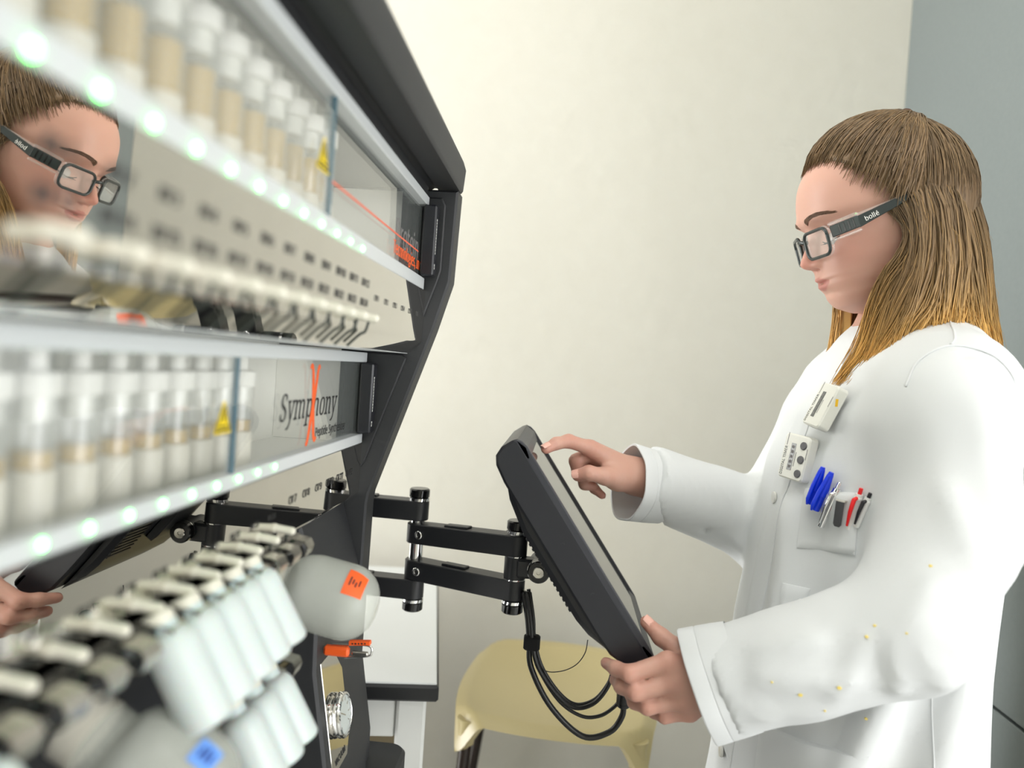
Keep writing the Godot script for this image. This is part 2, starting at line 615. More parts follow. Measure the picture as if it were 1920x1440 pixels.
	# outlet pegs: a white peg through the panel, a thin drain tube running down and round the bend
	for i in 12:
		var z := led_z(i) - 0.012
		g = G.new()
		capsule(g, V(-0.172, 1.3335, z), V(-0.1520, 1.3310, z), 0.0038, 14)
		var pg := put(g, "outlet_peg", M.ptfe, syn, 50)
		g = G.new()
		tube(g, smooth_path([V(-0.160, 1.331, z), V(-0.1612, 1.327, z), V(-0.1632, 1.3205, z), V(-0.168, 1.3175, z), V(-0.1775, 1.3080, z)], 4), 0.0012, 7)
		put(g, "drain_tube", M.tube, pg, 180)
		if i < 11:
			g = G.new()
			capsule(g, V(-0.236, 1.1540, z - 0.003), V(-0.2115, 1.1515, z - 0.003), 0.0034, 14)
			rod(g, V(-0.230, 1.1532, z - 0.003), V(-0.2278, 1.1530, z - 0.003), 0.0040, 14)
			pg = put(g, "outlet_peg", M.ptfe, syn, 50)
			g = G.new()
			tube(g, smooth_path([V(-0.219, 1.150, z - 0.003), V(-0.2195, 1.146, z - 0.003), V(-0.222, 1.139, z - 0.003), V(-0.228, 1.131, z - 0.003)], 4), 0.0012, 7)
			put(g, "drain_tube", M.tube, pg, 180)
	# rails with spring clips for the bottles
	for row in 2:
		var y: float = [1.1395, 1.0385][row]
		var x: float = [-0.2125, -0.2165][row]
		g = G.new()
		prism(g, P([x - 0.012, y - 0.004, x - 0.002, y - 0.007, x + 0.001, y - 0.004, x + 0.001, y + 0.004, x - 0.003, y + 0.006, x - 0.012, y + 0.006]), -0.642, NEAR, 0.0006)
		box(g, V(x - 0.03, y - 0.01, -0.30), V(0.05, 0.006, 0.6))
		var rail := put(g, "bottle_rail", M.gloss_black, syn)
		for i in 14:
			var z := -(0.627 - 0.0308 * i)
			var cg := G.new()
			# a bent steel channel open towards the rail, with a wire bow under it
			prism(cg, P([x - 0.001, y + 0.0062, x + 0.0095, y + 0.0045, x + 0.0125, y - 0.0010, x + 0.0105, y - 0.0075, x + 0.0068, y - 0.0085, x + 0.0068, y - 0.0077, x + 0.0100, y - 0.0068, x + 0.0116, y - 0.0010, x + 0.0090, y + 0.0038, x - 0.001, y + 0.0054]), z - 0.0085, z + 0.0085)
			for s in [-1, 1]: tube(cg, smooth_path([V(x, y - 0.002, z + s * 0.007), V(x + 0.004, y - 0.0065, z + s * 0.0078), V(x + 0.0072, y - 0.0085, z + s * 0.006)], 3), 0.0005, 5)
			put(cg, "spring_clip", M.steel, rail, 30)
	# black recess behind the bottles
	g = G.new()
	box(g, V(-0.345, 0.965, (FAR + NEAR) / 2), V(0.012, 0.34, NEAR - FAR - 0.002))
	put(g, "recess_wall", M.black2, syn)
	# end pedestal with the vacuum gauge
	var slope := P([-0.335, 0.80, -0.1985, 0.80, -0.2005, 0.860, -0.2225, 0.985, -0.2240, 1.060, -0.2460, 1.1285, -0.335, 1.1285])
	g = G.new()
	prism(g, slope, -0.883, -0.735, 0.003)
	var ped := put(g, "pedestal", M.black, syn)
	var fx := func(y: float) -> float: return lerpf(-0.2005, -0.2225, (y - 0.860) / 0.125)
	var up := V(-0.0220, 0.125, 0).normalized()
	var out := V(up.y, -up.x, 0)
	var face := Basis(V(0, 0, -1), up, out)      # reads along -z, up the slope
	g = G.new()
	prism(g, P([-0.030, -0.058, 0.020, -0.058, 0.034, -0.040, 0.034, 0.030, 0.012, 0.058, -0.030, 0.058]), 0, 0.0012, 0.0003, Transform3D(face, V(fx.call(0.932), 0.932, -0.780)))
	var plate := put(g, "gauge_plate", M.mirror, ped)
	text("VACUUM", 0.0062, V(fx.call(0.884), 0.884, -0.778) + out * 0.0014, V(0, 0, -1), up, M.ink, plate, "lettering", SANS)
	g = G.new()
	var gc: Vector3 = V(fx.call(0.923), 0.923, -0.785) + out * 0.001
	lathe(g, [Vector2(0, 0), Vector2(0.0210, 0), Vector2(0.0225, 0.0015), Vector2(0.0230, 0.0030), Vector2(0.0222, 0.0042), Vector2(0.0214, 0.0046), Vector2(0.0222, 0.0050), Vector2(0.0232, 0.0066), Vector2(0.0224, 0.0084), Vector2(0.0202, 0.0092), Vector2(0.0194, 0.0084), Vector2(0.0194, 0.0060), Vector2(0, 0.0060)], 40, along(out, gc))
	var ring := put(g, "gauge", M.chrome, ped, 45)
	g = G.new()
	rod(g, gc + out * 0.0061, gc + out * 0.0066, 0.0192, 32)
	put(g, "dial", mat(Color(0.78, 0.84, 0.87), 0.4), ring)
	g = G.new()
	for k in 9:
		var a := deg_to_rad(-130.0 + k * 32.5)
		var d := up * cos(a) + V(0, 0, -1) * sin(a)
		box(g, gc + out * 0.0068 + d * 0.0158, V(0.0008, 0.0040, 0.0004), 0, Basis(d.cross(out), d, out))
	box(g, gc + out * 0.0070 + (up * 0.5 - V(0, 0, -0.86)) * 0.005, V(0.0010, 0.0180, 0.0004), 0, Basis((up * 0.5 - V(0, 0, -0.86)).normalized().cross(out), (up * 0.5 - V(0, 0, -0.86)).normalized(), out))
	put(g, "scale_and_needle", M.ink, ring)
	g = G.new()
	rod(g, gc + out * 0.0076, gc + out * 0.0082, 0.0193, 32)
	put(g, "gauge_glass", M.clear, ring)
	# foot at the far end and the stand below
	g = G.new()
	var ft := P([-0.30, -0.96, -0.205, -0.96])
	for k in 7:
		var a := PI / 2 * (1 - k / 6.0)
		ft.append(Vector2(-0.186 + 0.022 * cos(a) - 0.0, -0.938 - 0.022 * sin(a)))
	ft.append(Vector2(-0.164, -0.74)); ft.append(Vector2(-0.30, -0.74))
	prism(g, ft, 0.775, 0.812, 0.004, Transform3D(Basis(V(1, 0, 0), V(0, 0, 1), V(0, 1, 0)), Vector3.ZERO))
	put(g, "foot", M.black, syn)
	g = G.new()
	box(g, V(-0.41, 0.788, (FAR + NEAR) / 2 - 0.0), V(0.42, 0.026, NEAR - FAR + 0.07), 0.004)
	put(g, "base_plate", M.black, syn)
	g = G.new()
	box(g, V(-0.43, 0.3875, (FAR + NEAR) / 2), V(0.40, 0.775, NEAR - FAR + 0.05), 0.005)
	put(g, "stand", M.black2, syn)

var upper_panel: MeshInstance3D
var lower_panel: MeshInstance3D

func sheet(line: Array, called: String) -> MeshInstance3D:
	var p := P(line)
	var q := PackedVector2Array()
	for i in p.size():
		var e := (p[mini(i + 1, p.size() - 1)] - p[maxi(i - 1, 0)]).normalized()
		q.append(p[i] + Vector2(e.y, -e.x) * 0.0015)
	q.reverse()
	p.append_array(q)
	var g := G.new()
	prism(g, p, FAR + 0.0005, NEAR)
	return put(g, called, M.mirror, syn, 30)

# ---------------------------------------------------------------- sliding doors, lights, vessels behind them
func doors() -> void:
	var lamp := mat(Color(0.75, 1.0, 0.8), 0.3)
	lamp.emission_enabled = true
	lamp.emission = Color(0.30, 1.0, 0.36)
	lamp.emission_energy_multiplier = 16.0
	for row in 2:
		var x: float = [-0.1665, -0.2270][row]
		var y0: float = [1.3945, 1.2110][row]      # visible glass
		var y1: float = [1.4765, 1.2935][row]
		var rb: float = [0.0135, 0.0110][row]
		var rt: float = [0.0105, 0.0112][row]
		var zs: float = [-0.5200, -0.5270][row]    # where the second pane's edge stands
		var g := G.new()
		box(g, V(x - 0.0032, (y0 + y1) / 2, (zs + NEAR) / 2), V(0.0035, y1 - y0 + 0.008, NEAR - zs - 0.001), 0.0004)
		var door := put(g, ["upper_door_glass", "lower_door_glass"][row], M.glass, syn)
		g = G.new()
		box(g, V(x - 0.0070, (y0 + y1) / 2, (zs - 0.012 + FAR) / 2 + 0.004), V(0.0035, y1 - y0 + 0.008, zs + 0.012 - FAR - 0.010), 0.0004)
		put(g, "pane", M.glass, door)
		g = G.new()
		box(g, V(x - 0.0032, (y0 + y1) / 2, zs - 0.0012), V(0.0042, y1 - y0, 0.0026), 0.0003)
		put(g, "pane_edge", M.edge, door)
		g = G.new()
		box(g, V(x - 0.0065, y0 - rb / 2, (FAR + 0.010 + NEAR) / 2), V(0.013, rb, NEAR - FAR - 0.010), 0.0008)
		put(g, "bottom_rail", M.rail, door)
		g = G.new()
		box(g, V(x - 0.0065, y1 + rt / 2, (FAR + 0.010 + NEAR) / 2), V(0.013, rt, NEAR - FAR - 0.010), 0.0008)
		put(g, "top_rail", M.rail, door)
		for i in 12:
			g = G.new()
			var at_led := V(x, [1.3857, 1.2065][row], led_z(i))
			lathe(g, [Vector2(0.0024, -0.001), Vector2(0.0024, 0.0006), Vector2(0.0020, 0.0013), Vector2(0.0011, 0.0018), Vector2(0, 0.0020)], 16, along(V(1, 0, 0), at_led))
			put(g, "led_light", lamp, door, 60)
		# grip at the far end
		g = G.new()
		var hy: float = y1 - 0.0012
		box(g, V(x + 0.0045, (y0 + hy) / 2 + 0.001, FAR + 0.0155), V(0.0150, hy - y0 - 0.001, 0.020), 0.0018)
		var hd := put(g, "door_grip", M.handle, door)
		# the grip's tiny white print, too small to read
		g = G.new()
		for k in 17:
			if k == 12 or k == 13 or k == 14: continue
			box(g, V(x + 0.0121, (y0 + y1) / 2 + 0.024 - 0.0034 * k, FAR + 0.0190), V(0.0003, 0.0026, 0.0016 if k % 3 else 0.0022))
		put(g, "fine_print", M.white, door)
		# hazard sticker on the first pane
		warning(V(x - 0.0012, (y0 + y1) / 2 - [0.004, 0.0][row], zs + 0.0195), 0.022, door)
		# printing on the far pane
		if row == 0:
			g = G.new()
			box(g, V(x - 0.0051, 1.4216, -0.692), V(0.0004, 0.0016, 0.326))
			put(g, "printed_line", M.red_line, door)
			text("Protein", 0.0260, V(x - 0.0051, 1.4240, -0.796), V(0, 0, -1), V(0, 1, 0), M.grey_ink, door, "lettering", SANS, 0.0003, 0.98)
			text("Technologies, Inc.", 0.0130, V(x - 0.0051, 1.4085, -0.806), V(0, 0, -1), V(0, 1, 0), M.orange, door, "lettering", SANS, 0.0003, 0.98)
		else:
			var sy := text("Symphony", 0.0235, V(x - 0.0051, 1.2515, -0.702), V(0, 0, -1), V(0.0, 1, -0.20), M.ink, door, "lettering", SERIF, 0.0003, 0.94)
			text("Peptide Synthesizer", 0.0088, V(x - 0.0051, 1.2245, -0.768), V(0, 0, -1), V(0, 1, 0), M.ink, door, "lettering", SANS, 0.0003, 0.92)
			g = G.new()
			for s in [[[-0.0135, 0.034], [-0.008, 0.036], [-0.004, 0.026], [0.0, 0.0], [0.005, -0.026], [0.009, -0.034], [0.014, -0.032]], [[0.015, 0.034], [0.010, 0.034], [0.004, 0.012], [-0.004, -0.012], [-0.011, -0.034], [-0.016, -0.036]]]:
				var pts := []
				for q in s: pts.append(V(x - 0.0046, 1.2520 + q[1], -0.7066 - q[0]))
				var sp := smooth_path(pts, 5)
				var wide := []
				for k in sp.size(): wide.append(0.0014 + 0.0024 * sin(PI * k / (sp.size() - 1.0)))
				tube(g, sp, wide, 8, 1.0)
			for i in g.v.size(): g.v[i].x = x - 0.0049 + (g.v[i].x - (x - 0.0046)) * 0.05
			put(g, "logo_cross", M.orange, door, 180)
	# vessels
	var amber := mat(Color(0.74, 0.60, 0.22), 0.3)
	var tubeglass := glass(Color(0.95, 0.97, 0.95), 0.10)
	for row in 2:
		for i in 14:
			var z := -(0.6045 - 0.0347 * i) if row == 0 else -(0.6045 - 0.0347 * i) - 0.004
			var x: float = [-0.205, -0.262][row]
			var y: float = [1.3805, 1.1990][row]
			var t := thing("reaction_vessel", ["glass reaction vessel with white cap and amber resin behind the upper door", "glass reaction vessel with tall white base and amber resin behind the lower door"][row], "vessel", V(x, y, z), ["vessels behind the upper door", "vessels behind the lower door"][row])
			var g := G.new()
			var hb: float = [0.039, 0.034][row]
			lathe(g, [Vector2(0, 0), Vector2(0.0115, 0), Vector2(0.0120, 0.001), Vector2(0.0120, hb - 0.001), Vector2(0.011, hb), Vector2(0, hb)], 18, Transform3D(Basis.IDENTITY, V(x, y, z)))
			put(g, "base", M.ptfe, t)
			g = G.new()
			var hr: float = [0.026, 0.010][row]
			lathe(g, [Vector2(0, hb + 0.0002), Vector2(0.0100, hb + 0.0002), Vector2(0.0105, hb + 0.002), Vector2(0.0105, hb + hr - 0.001), Vector2(0, hb + hr)], 18, Transform3D(Basis.IDENTITY, V(x, y, z)))
			put(g, "resin", amber, t, 60)
			g = G.new()
			var ht: float = [0.084, 0.070][row]
			lathe(g, [Vector2(0.0118, hb + 0.0004), Vector2(0.0118, ht), Vector2(0.0111, ht), Vector2(0.0111, hb + 0.0004), Vector2(0.0118, hb + 0.0004)], 18, Transform3D(Basis.IDENTITY, V(x, y, z)))
			put(g, "glass_wall", tubeglass, t, 60)
			g = G.new()
			lathe(g, [Vector2(0, ht - 0.012), Vector2(0.0085, ht - 0.012), Vector2(0.0085, ht), Vector2(0.0128, ht + 0.0005), Vector2(0.0128, ht + 0.012), Vector2(0.0118, ht + 0.013), Vector2(0.006, ht + 0.0135), Vector2(0.006, ht + 0.024), Vector2(0, ht + 0.024)], 18, Transform3D(Basis.IDENTITY, V(x, y, z)))
			put(g, "cap", M.white, t)

func warning(at: Vector3, h: float, parent: Node3D) -> void:
	var w := h * 0.58
	var g := G.new()
	var face := Transform3D(Basis(V(0, 0, -1), V(0, 1, 0), V(1, 0, 0)), at)
	prism(g, P([-w, -h / 2, w, -h / 2, w * 0.08, h / 2, -w * 0.08, h / 2]), 0, 0.0003, 0, face)
	var s := put(g, "warning_sticker", M.yellow, parent)
	g = G.new()
	var o := P([-w * 0.88, -h * 0.44, w * 0.88, -h * 0.44, 0, h * 0.42])
	var n := P([-w * 0.70, -h * 0.36, w * 0.70, -h * 0.36, 0, h * 0.28])
	for i in 3:
		var k := (i + 1) % 3
		prism(g, PackedVector2Array([o[i], o[k], n[k], n[i]]), 0.0003, 0.0005, 0, face)
	prism(g, P([-h * 0.05, -h * 0.14, h * 0.05, -h * 0.14, h * 0.035, h * 0.14, -h * 0.035, h * 0.14]), 0.0003, 0.0005, 0, face)
	prism(g, P([-h * 0.25, -h * 0.30, h * 0.25, -h * 0.30, h * 0.25, -h * 0.24, -h * 0.25, -h * 0.24]), 0.0003, 0.0005, 0, face)
	put(g, "symbol", M.ink, parent)

# ---------------------------------------------------------------- bottles
func bottle(called: String, label: String, group: String, mouth: Vector3, dir: Vector3, r: float, l: float, m: Material, round_ := 0.25, squash := 1.0) -> Node3D:
	var t := thing(called, label, "bottle", mouth, group)
	var pr := [Vector2(0, 0), Vector2(r * 0.55, 0), Vector2(r * 0.55, r * 0.35)]
	for i in 7:
		var a := PI / 2 * i / 6.0
		pr.append(Vector2(r * 0.55 + r * 0.45 * sin(a), r * 0.35 + r * 0.75 * (1 - cos(a))))
	for i in 8:
		var a := PI / 2 * i / 7.0
		pr.append(Vector2(r - r * round_ * (1 - cos(a)), l - r * round_ + r * round_ * sin(a)))
	pr.append(Vector2(0, l - r * 0.03))
	var g := G.new()
	lathe(g, pr, 36, along(dir, mouth) * Transform3D(Basis.from_scale(V(1, 1, squash)), Vector3.ZERO))
	put(g, "bottle_body", m, t, 60)
	g = G.new()
	var cp := along(dir, mouth - dir * r * 0.42)
	lathe(g, [Vector2(0, 0), Vector2(r * 0.5, 0), Vector2(r * 0.56, r * 0.06), Vector2(r * 0.56, r * 0.42), Vector2(0, r * 0.42)], 24, cp)
	put(g, "bottle_cap", M.ptfe, t)
	return t

func bottles() -> void:
	var milky := mat(Color(0.86, 0.90, 0.895, 0.80), 0.28)
	milky.transparency = BaseMaterial3D.TRANSPARENCY_ALPHA
	milky.subsurf_scatter_enabled = true
	milky.subsurf_scatter_strength = 0.3
	var cloudy := mat(Color(0.88, 0.895, 0.86, 0.42), 0.26)
	cloudy.transparency = BaseMaterial3D.TRANSPARENCY_ALPHA
	var d := V(0.50, -0.866, 0).normalized()
	var where := ["next to the orange-taped flask", "second from the orange-taped flask", "third from the orange-taped flask", "fourth from the orange-taped flask", "fifth from the orange-taped flask"]
	for i in 5:
		var z := -(0.5346 - 0.0308 * i)
		bottle("reagent_bottle", "small milky plastic bottle in the upper clip row, " + where[i], "milky bottles in the upper clip row", V(-0.2135, 1.1440, z), d, 0.0146, 0.0625, milky)
	bottle("reagent_bottle", "blurred milky bottle in the upper clip row, nearest the camera", "milky bottles in the upper clip row", V(-0.2085, 1.1420, -0.265), d, 0.0146, 0.058, milky)
	for i in 3:
		bottle("reagent_bottle", "small milky plastic bottle in the lower clip row, " + ["rightmost by the gauge", "second from the gauge", "behind the blue-taped flask"][i], "milky bottles in the lower clip row", V(-0.2080, 1.0560, -(0.5654 - 0.0308 * i)), d, 0.0146, 0.0590, milky)
	var t := bottle("flask", "large cloudy plastic flask with an orange tape tag, lying by the gauge", "", V(-0.2500, 1.0870, -0.690), V(0.98, -0.19, 0), 0.0345, 0.0960, cloudy, 0.85)
	var g := G.new()
	tape(g, V(-0.2500, 1.0870, -0.690), V(0.98, -0.19, 0).normalized(), 0.0345, 0.0660, 0.0840, -1.05, -0.30)
	put(g, "tape_tag", M.orange, t, 60)
	for k in 4:
		g = G.new()
		tape(g, V(-0.2500, 1.0870, -0.690), V(0.98, -0.19, 0).normalized(), 0.0349, 0.0700 + 0.0028 * k, 0.0712 + 0.0028 * k, -0.80 + 0.06 * (k % 2), -0.55 - 0.05 * (k % 3))
		put(g, "handwriting", M.ink, t, 60)
	t = bottle("flask", "large cloudy plastic flask with a blue tape tag, out of focus at the bottom", "", V(-0.2440, 1.0800, -0.405), V(0.86, -0.50, 0), 0.0370, 0.0860, cloudy, 0.85)
	g = G.new()
	tape(g, V(-0.2440, 1.0800, -0.405), V(0.86, -0.50, 0).normalized(), 0.0370, 0.0510, 0.0650, -0.50, -0.05)
	put(g, "tape_tag", mat(Color(0.42, 0.62, 0.93), 0.5), t, 60)
	for k in 3:
		g = G.new()
		tape(g, V(-0.2440, 1.0800, -0.405), V(0.86, -0.50, 0).normalized(), 0.0374, 0.0545 + 0.0030 * k, 0.0560 + 0.0030 * k, -0.38, -0.20 + 0.04 * (k % 2))
		put(g, "handwriting", mat(Color(0.10, 0.20, 0.55), 0.6), t, 60)
	bottle("flask", "cloudy plastic flask at the bottom left corner, far out of focus", "", V(-0.2300, 1.0850, -0.255), V(0.80, -0.60, 0), 0.0270, 0.0560, cloudy, 0.85)

# a strip of tape lying round the flask's side between the angles a0 and a1 and the lengths l0 and l1
func tape(g: G, o: Vector3, d: Vector3, r: float, l0: float, l1: float, a0: float, a1: float) -> void:
	var xf := along(d, o)
	for k in 2:
		for i in 7:
			for j in 4:
				var a := lerpf(a0, a1, i / 6.0)
				var l := lerpf(l0, l1, j / 3.0)
				var over := maxf(0, (l - (0.096 - r * 0.85)) / (r * 0.85)) if r < 0.036 else maxf(0, (l - (0.086 - r * 0.85)) / (r * 0.85))
				var rr := (r - r * 0.85 * (1 - sqrt(1 - minf(over, 0.95) ** 2))) + 0.0004 + 0.0003 * k
				g.p(xf * V(rr * -cos(a) * -1, l, rr * sin(a)))
	for i in 6:
		for j in 3:
			var a := i * 4 + j
			g.quad(a, a + 1, a + 5, a + 4)
			g.quad(a + 28, a + 32, a + 33, a + 29)

func small_fittings() -> void:
	# polished elbow on the lower mirror panel
	var eg := G.new()
	tube(eg, smooth_path([V(-0.2300, 1.1590, -0.3205), V(-0.2245, 1.1615, -0.3213), V(-0.2235, 1.1661, -0.3236), V(-0.2235, 1.1662, -0.3300), V(-0.2232, 1.1653, -0.3370)], 5), 0.0014, 10)
	capsule(eg, V(-0.2233, 1.1653, -0.3350), V(-0.2232, 1.1650, -0.3400), 0.0020, 10)
	put(eg, "outlet_elbow", M.steel, syn, 180)
	# orange-sleeved clip on the gauge plate with a written tape tag
	var o := V(-0.2205, 1.0010, -0.757)
	var t := thing("hose_clip", "orange sleeved hose clip with wire loop on the pedestal above the gauge", "clip", o)
	var g := G.new()
	box(g, o + V(0.012, 0.0008, 0), V(0.026, 0.0100, 0.0085), 0.0022)
	put(g, "sleeve", M.orange, t)
	g = G.new()
	tube(g, smooth_path([o + V(0.006, 0.0075, 0.001), o + V(0.022, 0.0082, 0.001), o + V(0.040, 0.0095, 0.001), o + V(0.047, 0.0078, 0.001), o + V(0.0478, 0.0025, 0.001), o + V(0.044, -0.0015, 0.001), o + V(0.020, -0.0048, 0.001)], 5), 0.0011, 8)
	put(g, "wire_loop", M.chrome, t, 180)
	g = G.new()
	box(g, o + V(0.036, 0.0005, 0.0005), V(0.016, 0.0038, 0.0050), 0.0008)
	put(g, "clip_jaw", M.steel, t)
	g = G.new()
	box(g, o + V(0.0355, 0.0116, 0.001), V(0.022, 0.0042, 0.0062), 0.0006, Basis(V(0, 0, 1), 0.09))
	put(g, "tape_tag", M.orange, t)
	g = G.new()
	for k in 5: box(g, o + V(0.0285 + 0.0032 * k, 0.0109 + 0.0003 * k, 0.0043), V(0.0014 + 0.0005 * (k % 2), 0.0016, 0.0003), 0, Basis(V(0, 0, 1), 0.3 * (k % 3 - 1)))
	put(g, "handwriting", M.ink, t)

# ---------------------------------------------------------------- arm, touch screen, cables
func bar(g: G, a: Vector3, b: Vector3, h: float, w: float) -> void:
	var d := b - a
	var f := V(d.x, 0, d.z).normalized()
	var l := V(d.x, 0, d.z).length()
	var poly := PackedVector2Array()
	var r := w / 2
	for i in 9:
		var q := -PI / 2 + PI * i / 8.0
		poly.append(Vector2(l + r * cos(q), r * sin(q)))
	for i in 9:
		var q := PI / 2 + PI * i / 8.0
		poly.append(Vector2(r * cos(q), r * sin(q)))
	var start := g.v.size()
	# local x along the bar, local y across, extruded upwards
	prism(g, poly, -h / 2, h / 2, 0.0012, Transform3D(Basis(f, V(-f.z, 0, f.x) * -1, V(0, 1, 0)), Vector3.ZERO))
	for i in range(start, g.v.size()):
		var s := g.v[i].dot(f) / l
		g.v[i] += a + V(0, (b.y - a.y) * clampf(s, 0.05, 0.95), 0)

func arm_and_screen() -> void:
	var E := V(-0.1750, 1.05, -0.984)
	var W := V(-0.0425, 1.05, -0.930)
	var A := V(-0.3000, 1.05, -0.992)
	var arm := thing("screen_arm", "black folding monitor arm with double bars and chrome pivots", "monitor arm", V(-0.17, 0.98, -0.96))
	var g := G.new()
	box(g, V(-0.300, 1.055, -0.957), V(0.06, 0.17, 0.066), 0.004)
	put(g, "wall_bracket", M.arm, arm)
	for q in [[A, E, 1.1065, 1.1065, "inner_bar"], [A, E, 1.0045, 1.0045, "inner_bar"], [E, W, 1.0765, 1.0845, "outer_bar"], [E, W, 1.0300, 1.0300, "outer_bar"]]:
		g = G.new()
		bar(g, V(q[0].x, q[2], q[0].z), V(q[1].x, q[3], q[1].z), 0.0255, 0.0268)
		var b := put(g, q[4], M.arm, arm, 35)
		# low cable covers on top
		g = G.new()
		var m := V(q[0].x, q[2], q[0].z).lerp(V(q[1].x, q[3], q[1].z), 0.42)
		var f := (V(q[1].x, q[3], q[1].z) - V(q[0].x, q[2], q[0].z)).normalized()
		box(g, m + V(0, 0.0138, 0), V(0.034, 0.003, 0.014), 0.001, Basis(f, V(0, 1, 0), f.cross(V(0, 1, 0))))
		put(g, "cable_cover", M.arm, arm)
		if q[4] == "outer_bar":
			g = G.new()
			var side := V(-f.z, 0, f.x).normalized()
			if side.z < 0: side = -side
			var c := V(q[0].x, q[2], q[0].z) + f * 0.011 + side * 0.0136
			lathe(g, [Vector2(0.0026, 0.0004), Vector2(0.0028, 0.0016), Vector2(0.0046, 0.0020), Vector2(0.0054, 0.0012), Vector2(0.0056, -0.003)], 18, along(side, c))
			rod(g, c - side * 0.003, c + side * 0.0006, 0.0028, 6)
			put(g, "hex_screw", M.chrome, arm)
	for q in [[E, 0.9905, 1.1195, "pivot"], [W, 1.0160, 1.0990, "pivot"]]:
		g = G.new()
		rod(g, V(q[0].x, q[1], q[0].z), V(q[0].x, q[2], q[0].z), 0.0090, 24)
		put(g, "pivot_post", M.chrome, arm)
		for s in 2:
			var y: float = q[1 + s]
			var u := 1.0 if s else -1.0
			g = G.new()
			rod(g, V(q[0].x, y - u * 0.0005, q[0].z), V(q[0].x, y + u * 0.0030, q[0].z), 0.0136, 28)
			put(g, "washer", M.chrome, arm)
			g = G.new()
			rod(g, V(q[0].x, y + u * 0.0030, q[0].z), V(q[0].x, y + u * 0.0150, q[0].z), 0.0132, 28, 0.0016)
			put(g, "pivot_cap", M.gloss_black, arm)
	for y in [1.0625, 1.0455]:
		g = G.new()
		rod(g, V(W.x, y + (0.008 if y > 1.05 else -0.002), W.z), V(W.x, y + (0.0094 if y > 1.05 else -0.0034), W.z), 0.0137, 28)
		put(g, "washer", M.chrome, arm)
	# tilting head
	g = G.new()
	rod(g, V(W.x, 1.0435, W.z), V(W.x, 1.0705, W.z), 0.0134, 28)
	box(g, V(-0.026, 1.0585, -0.926), V(0.030, 0.0235, 0.022), 0.003)
	var K := V(-0.0131, 1.0600, -0.905)
	rod(g, K + V(0, 0, -0.050), K + V(0, 0, -0.006), 0.0128, 28)
	var hd := put(g, "tilt_head", M.arm, arm, 35)
	g = G.new()
	rod(g, K + V(0, 0, -0.006), K + V(0, 0, -0.0048), 0.0136, 28)
	put(g, "washer", M.chrome, hd)
	g = G.new()
	rod(g, K + V(0, 0, -0.0048), K + V(0, 0, 0.0050), 0.0133, 28, 0.0014)
	put(g, "tilt_knob", M.gloss_black, hd)
	g = G.new()
	lathe(g, [Vector2(0.0022, 0.0004), Vector2(0.0024, 0.0018), Vector2(0.0060, 0.0020), Vector2(0.0068, 0.0012), Vector2(0.0068, -0.001)], 22, along(V(0, 0, 1), K + V(0, 0, 0.0050)))
	rod(g, K + V(0, 0, 0.004), K + V(0, 0, 0.0056), 0.0024, 6)
	put(g, "hex_screw", M.steel, hd)
	# touch screen: local x = down the screen, y = out of the screen, z = world z; origin at the near top front edge
	var dn := V(0.5771, -0.8167, 0)
	var nn := V(0.8167, 0.5771, 0)
	var O := V(-0.0323, 1.2184, -0.79)
	var F := Transform3D(Basis(dn, nn, V(0, 0, 1)), O)
	var scr := thing("touch_screen", "black touch screen monitor tilted on the folding arm, held by the person", "monitor", O)
	var w := 0.213      # its width along z
	g = G.new()
	# case: sides round towards the back
	prism(g, P([-0.0120, -0.0040, -0.0135, -0.0100, -0.0135, -0.0230, -0.0090, -0.0325, 0.0000, -0.0375, 0.020, -0.0400, 0.200, -0.0400, 0.2280, -0.0385, 0.2430, -0.0320, 0.2535, -0.0200, 0.2560, -0.0100, 0.2545, -0.0040]), -w, 0, 0.0028, F)
	put(g, "case", M.screen_case, scr, 40)
	g = G.new()
	prism(g, P([-0.0125, -0.0092, -0.0105, -0.0040, 0.0000, 0.0, 0.0010, 0.0, 0.0125, -0.0025, 0.0125, -0.0092]), -w + 0.001, -0.001, 0.0015, F)
	prism(g, P([0.2550, -0.0092, 0.2545, -0.0030, 0.2515, 0.0, 0.2480, 0.0, 0.2355, -0.0025, 0.2355, -0.0092]), -w + 0.001, -0.001, 0.0015, F)
	for z in [[-0.0105, -0.001], [-w + 0.001, -w + 0.0105]]:
		prism(g, P([-0.0128, -0.0100, -0.0118, -0.0045, -0.0075, -0.0014, 0.000, 0.0003, 0.2490, 0.0003, 0.2535, -0.0020, 0.2552, -0.0100]), z[0], z[1], 0.0012, F)
	put(g, "bezel", grain(mat(Color(0.2, 0.205, 0.23), 0.42), noise_tex(0.06, 3, true, null, 6.0, 128), 90.0, 0.12), scr, 40)
	g = G.new()
	prism(g, P([0.010, -0.0085, 0.010, -0.0022, 0.238, -0.0022, 0.238, -0.0085]), -w + 0.009, -0.009, 0, F)
	put(g, "screen", mat(Color(0.30, 0.31, 0.30), 0.06), scr)
	# rear housing with ventilation ribs
	g = G.new()
	prism(g, P([0.020, -0.0390, 0.040, -0.0470, 0.075, -0.0530, 0.185, -0.0530, 0.205, -0.0500, 0.235, -0.0385]), -w + 0.018, -0.016, 0.006, F)
	var hump := put(g, "rear_housing", M.screen_case, scr, 40)
	for k in 16:
		g = G.new()
		box(g, F * V(0.080 + k * 0.0062, -0.0536, -0.045), V(0.0034, 0.0018, 0.046), 0.0005, F.basis)
		put(g, "ventilation_rib", M.arm, hump)
	g = G.new()
	prism(g, P([0.105, -0.0525, 0.105, -0.0620, 0.115, -0.0640, 0.150, -0.0640, 0.160, -0.0620, 0.160, -0.0525]), -0.140, -0.085, 0.002, F)
	box(g, V(-0.002, 1.062, -0.934), V(0.034, 0.018, 0.040), 0.003)
	put(g, "mount_plate", M.arm, scr)
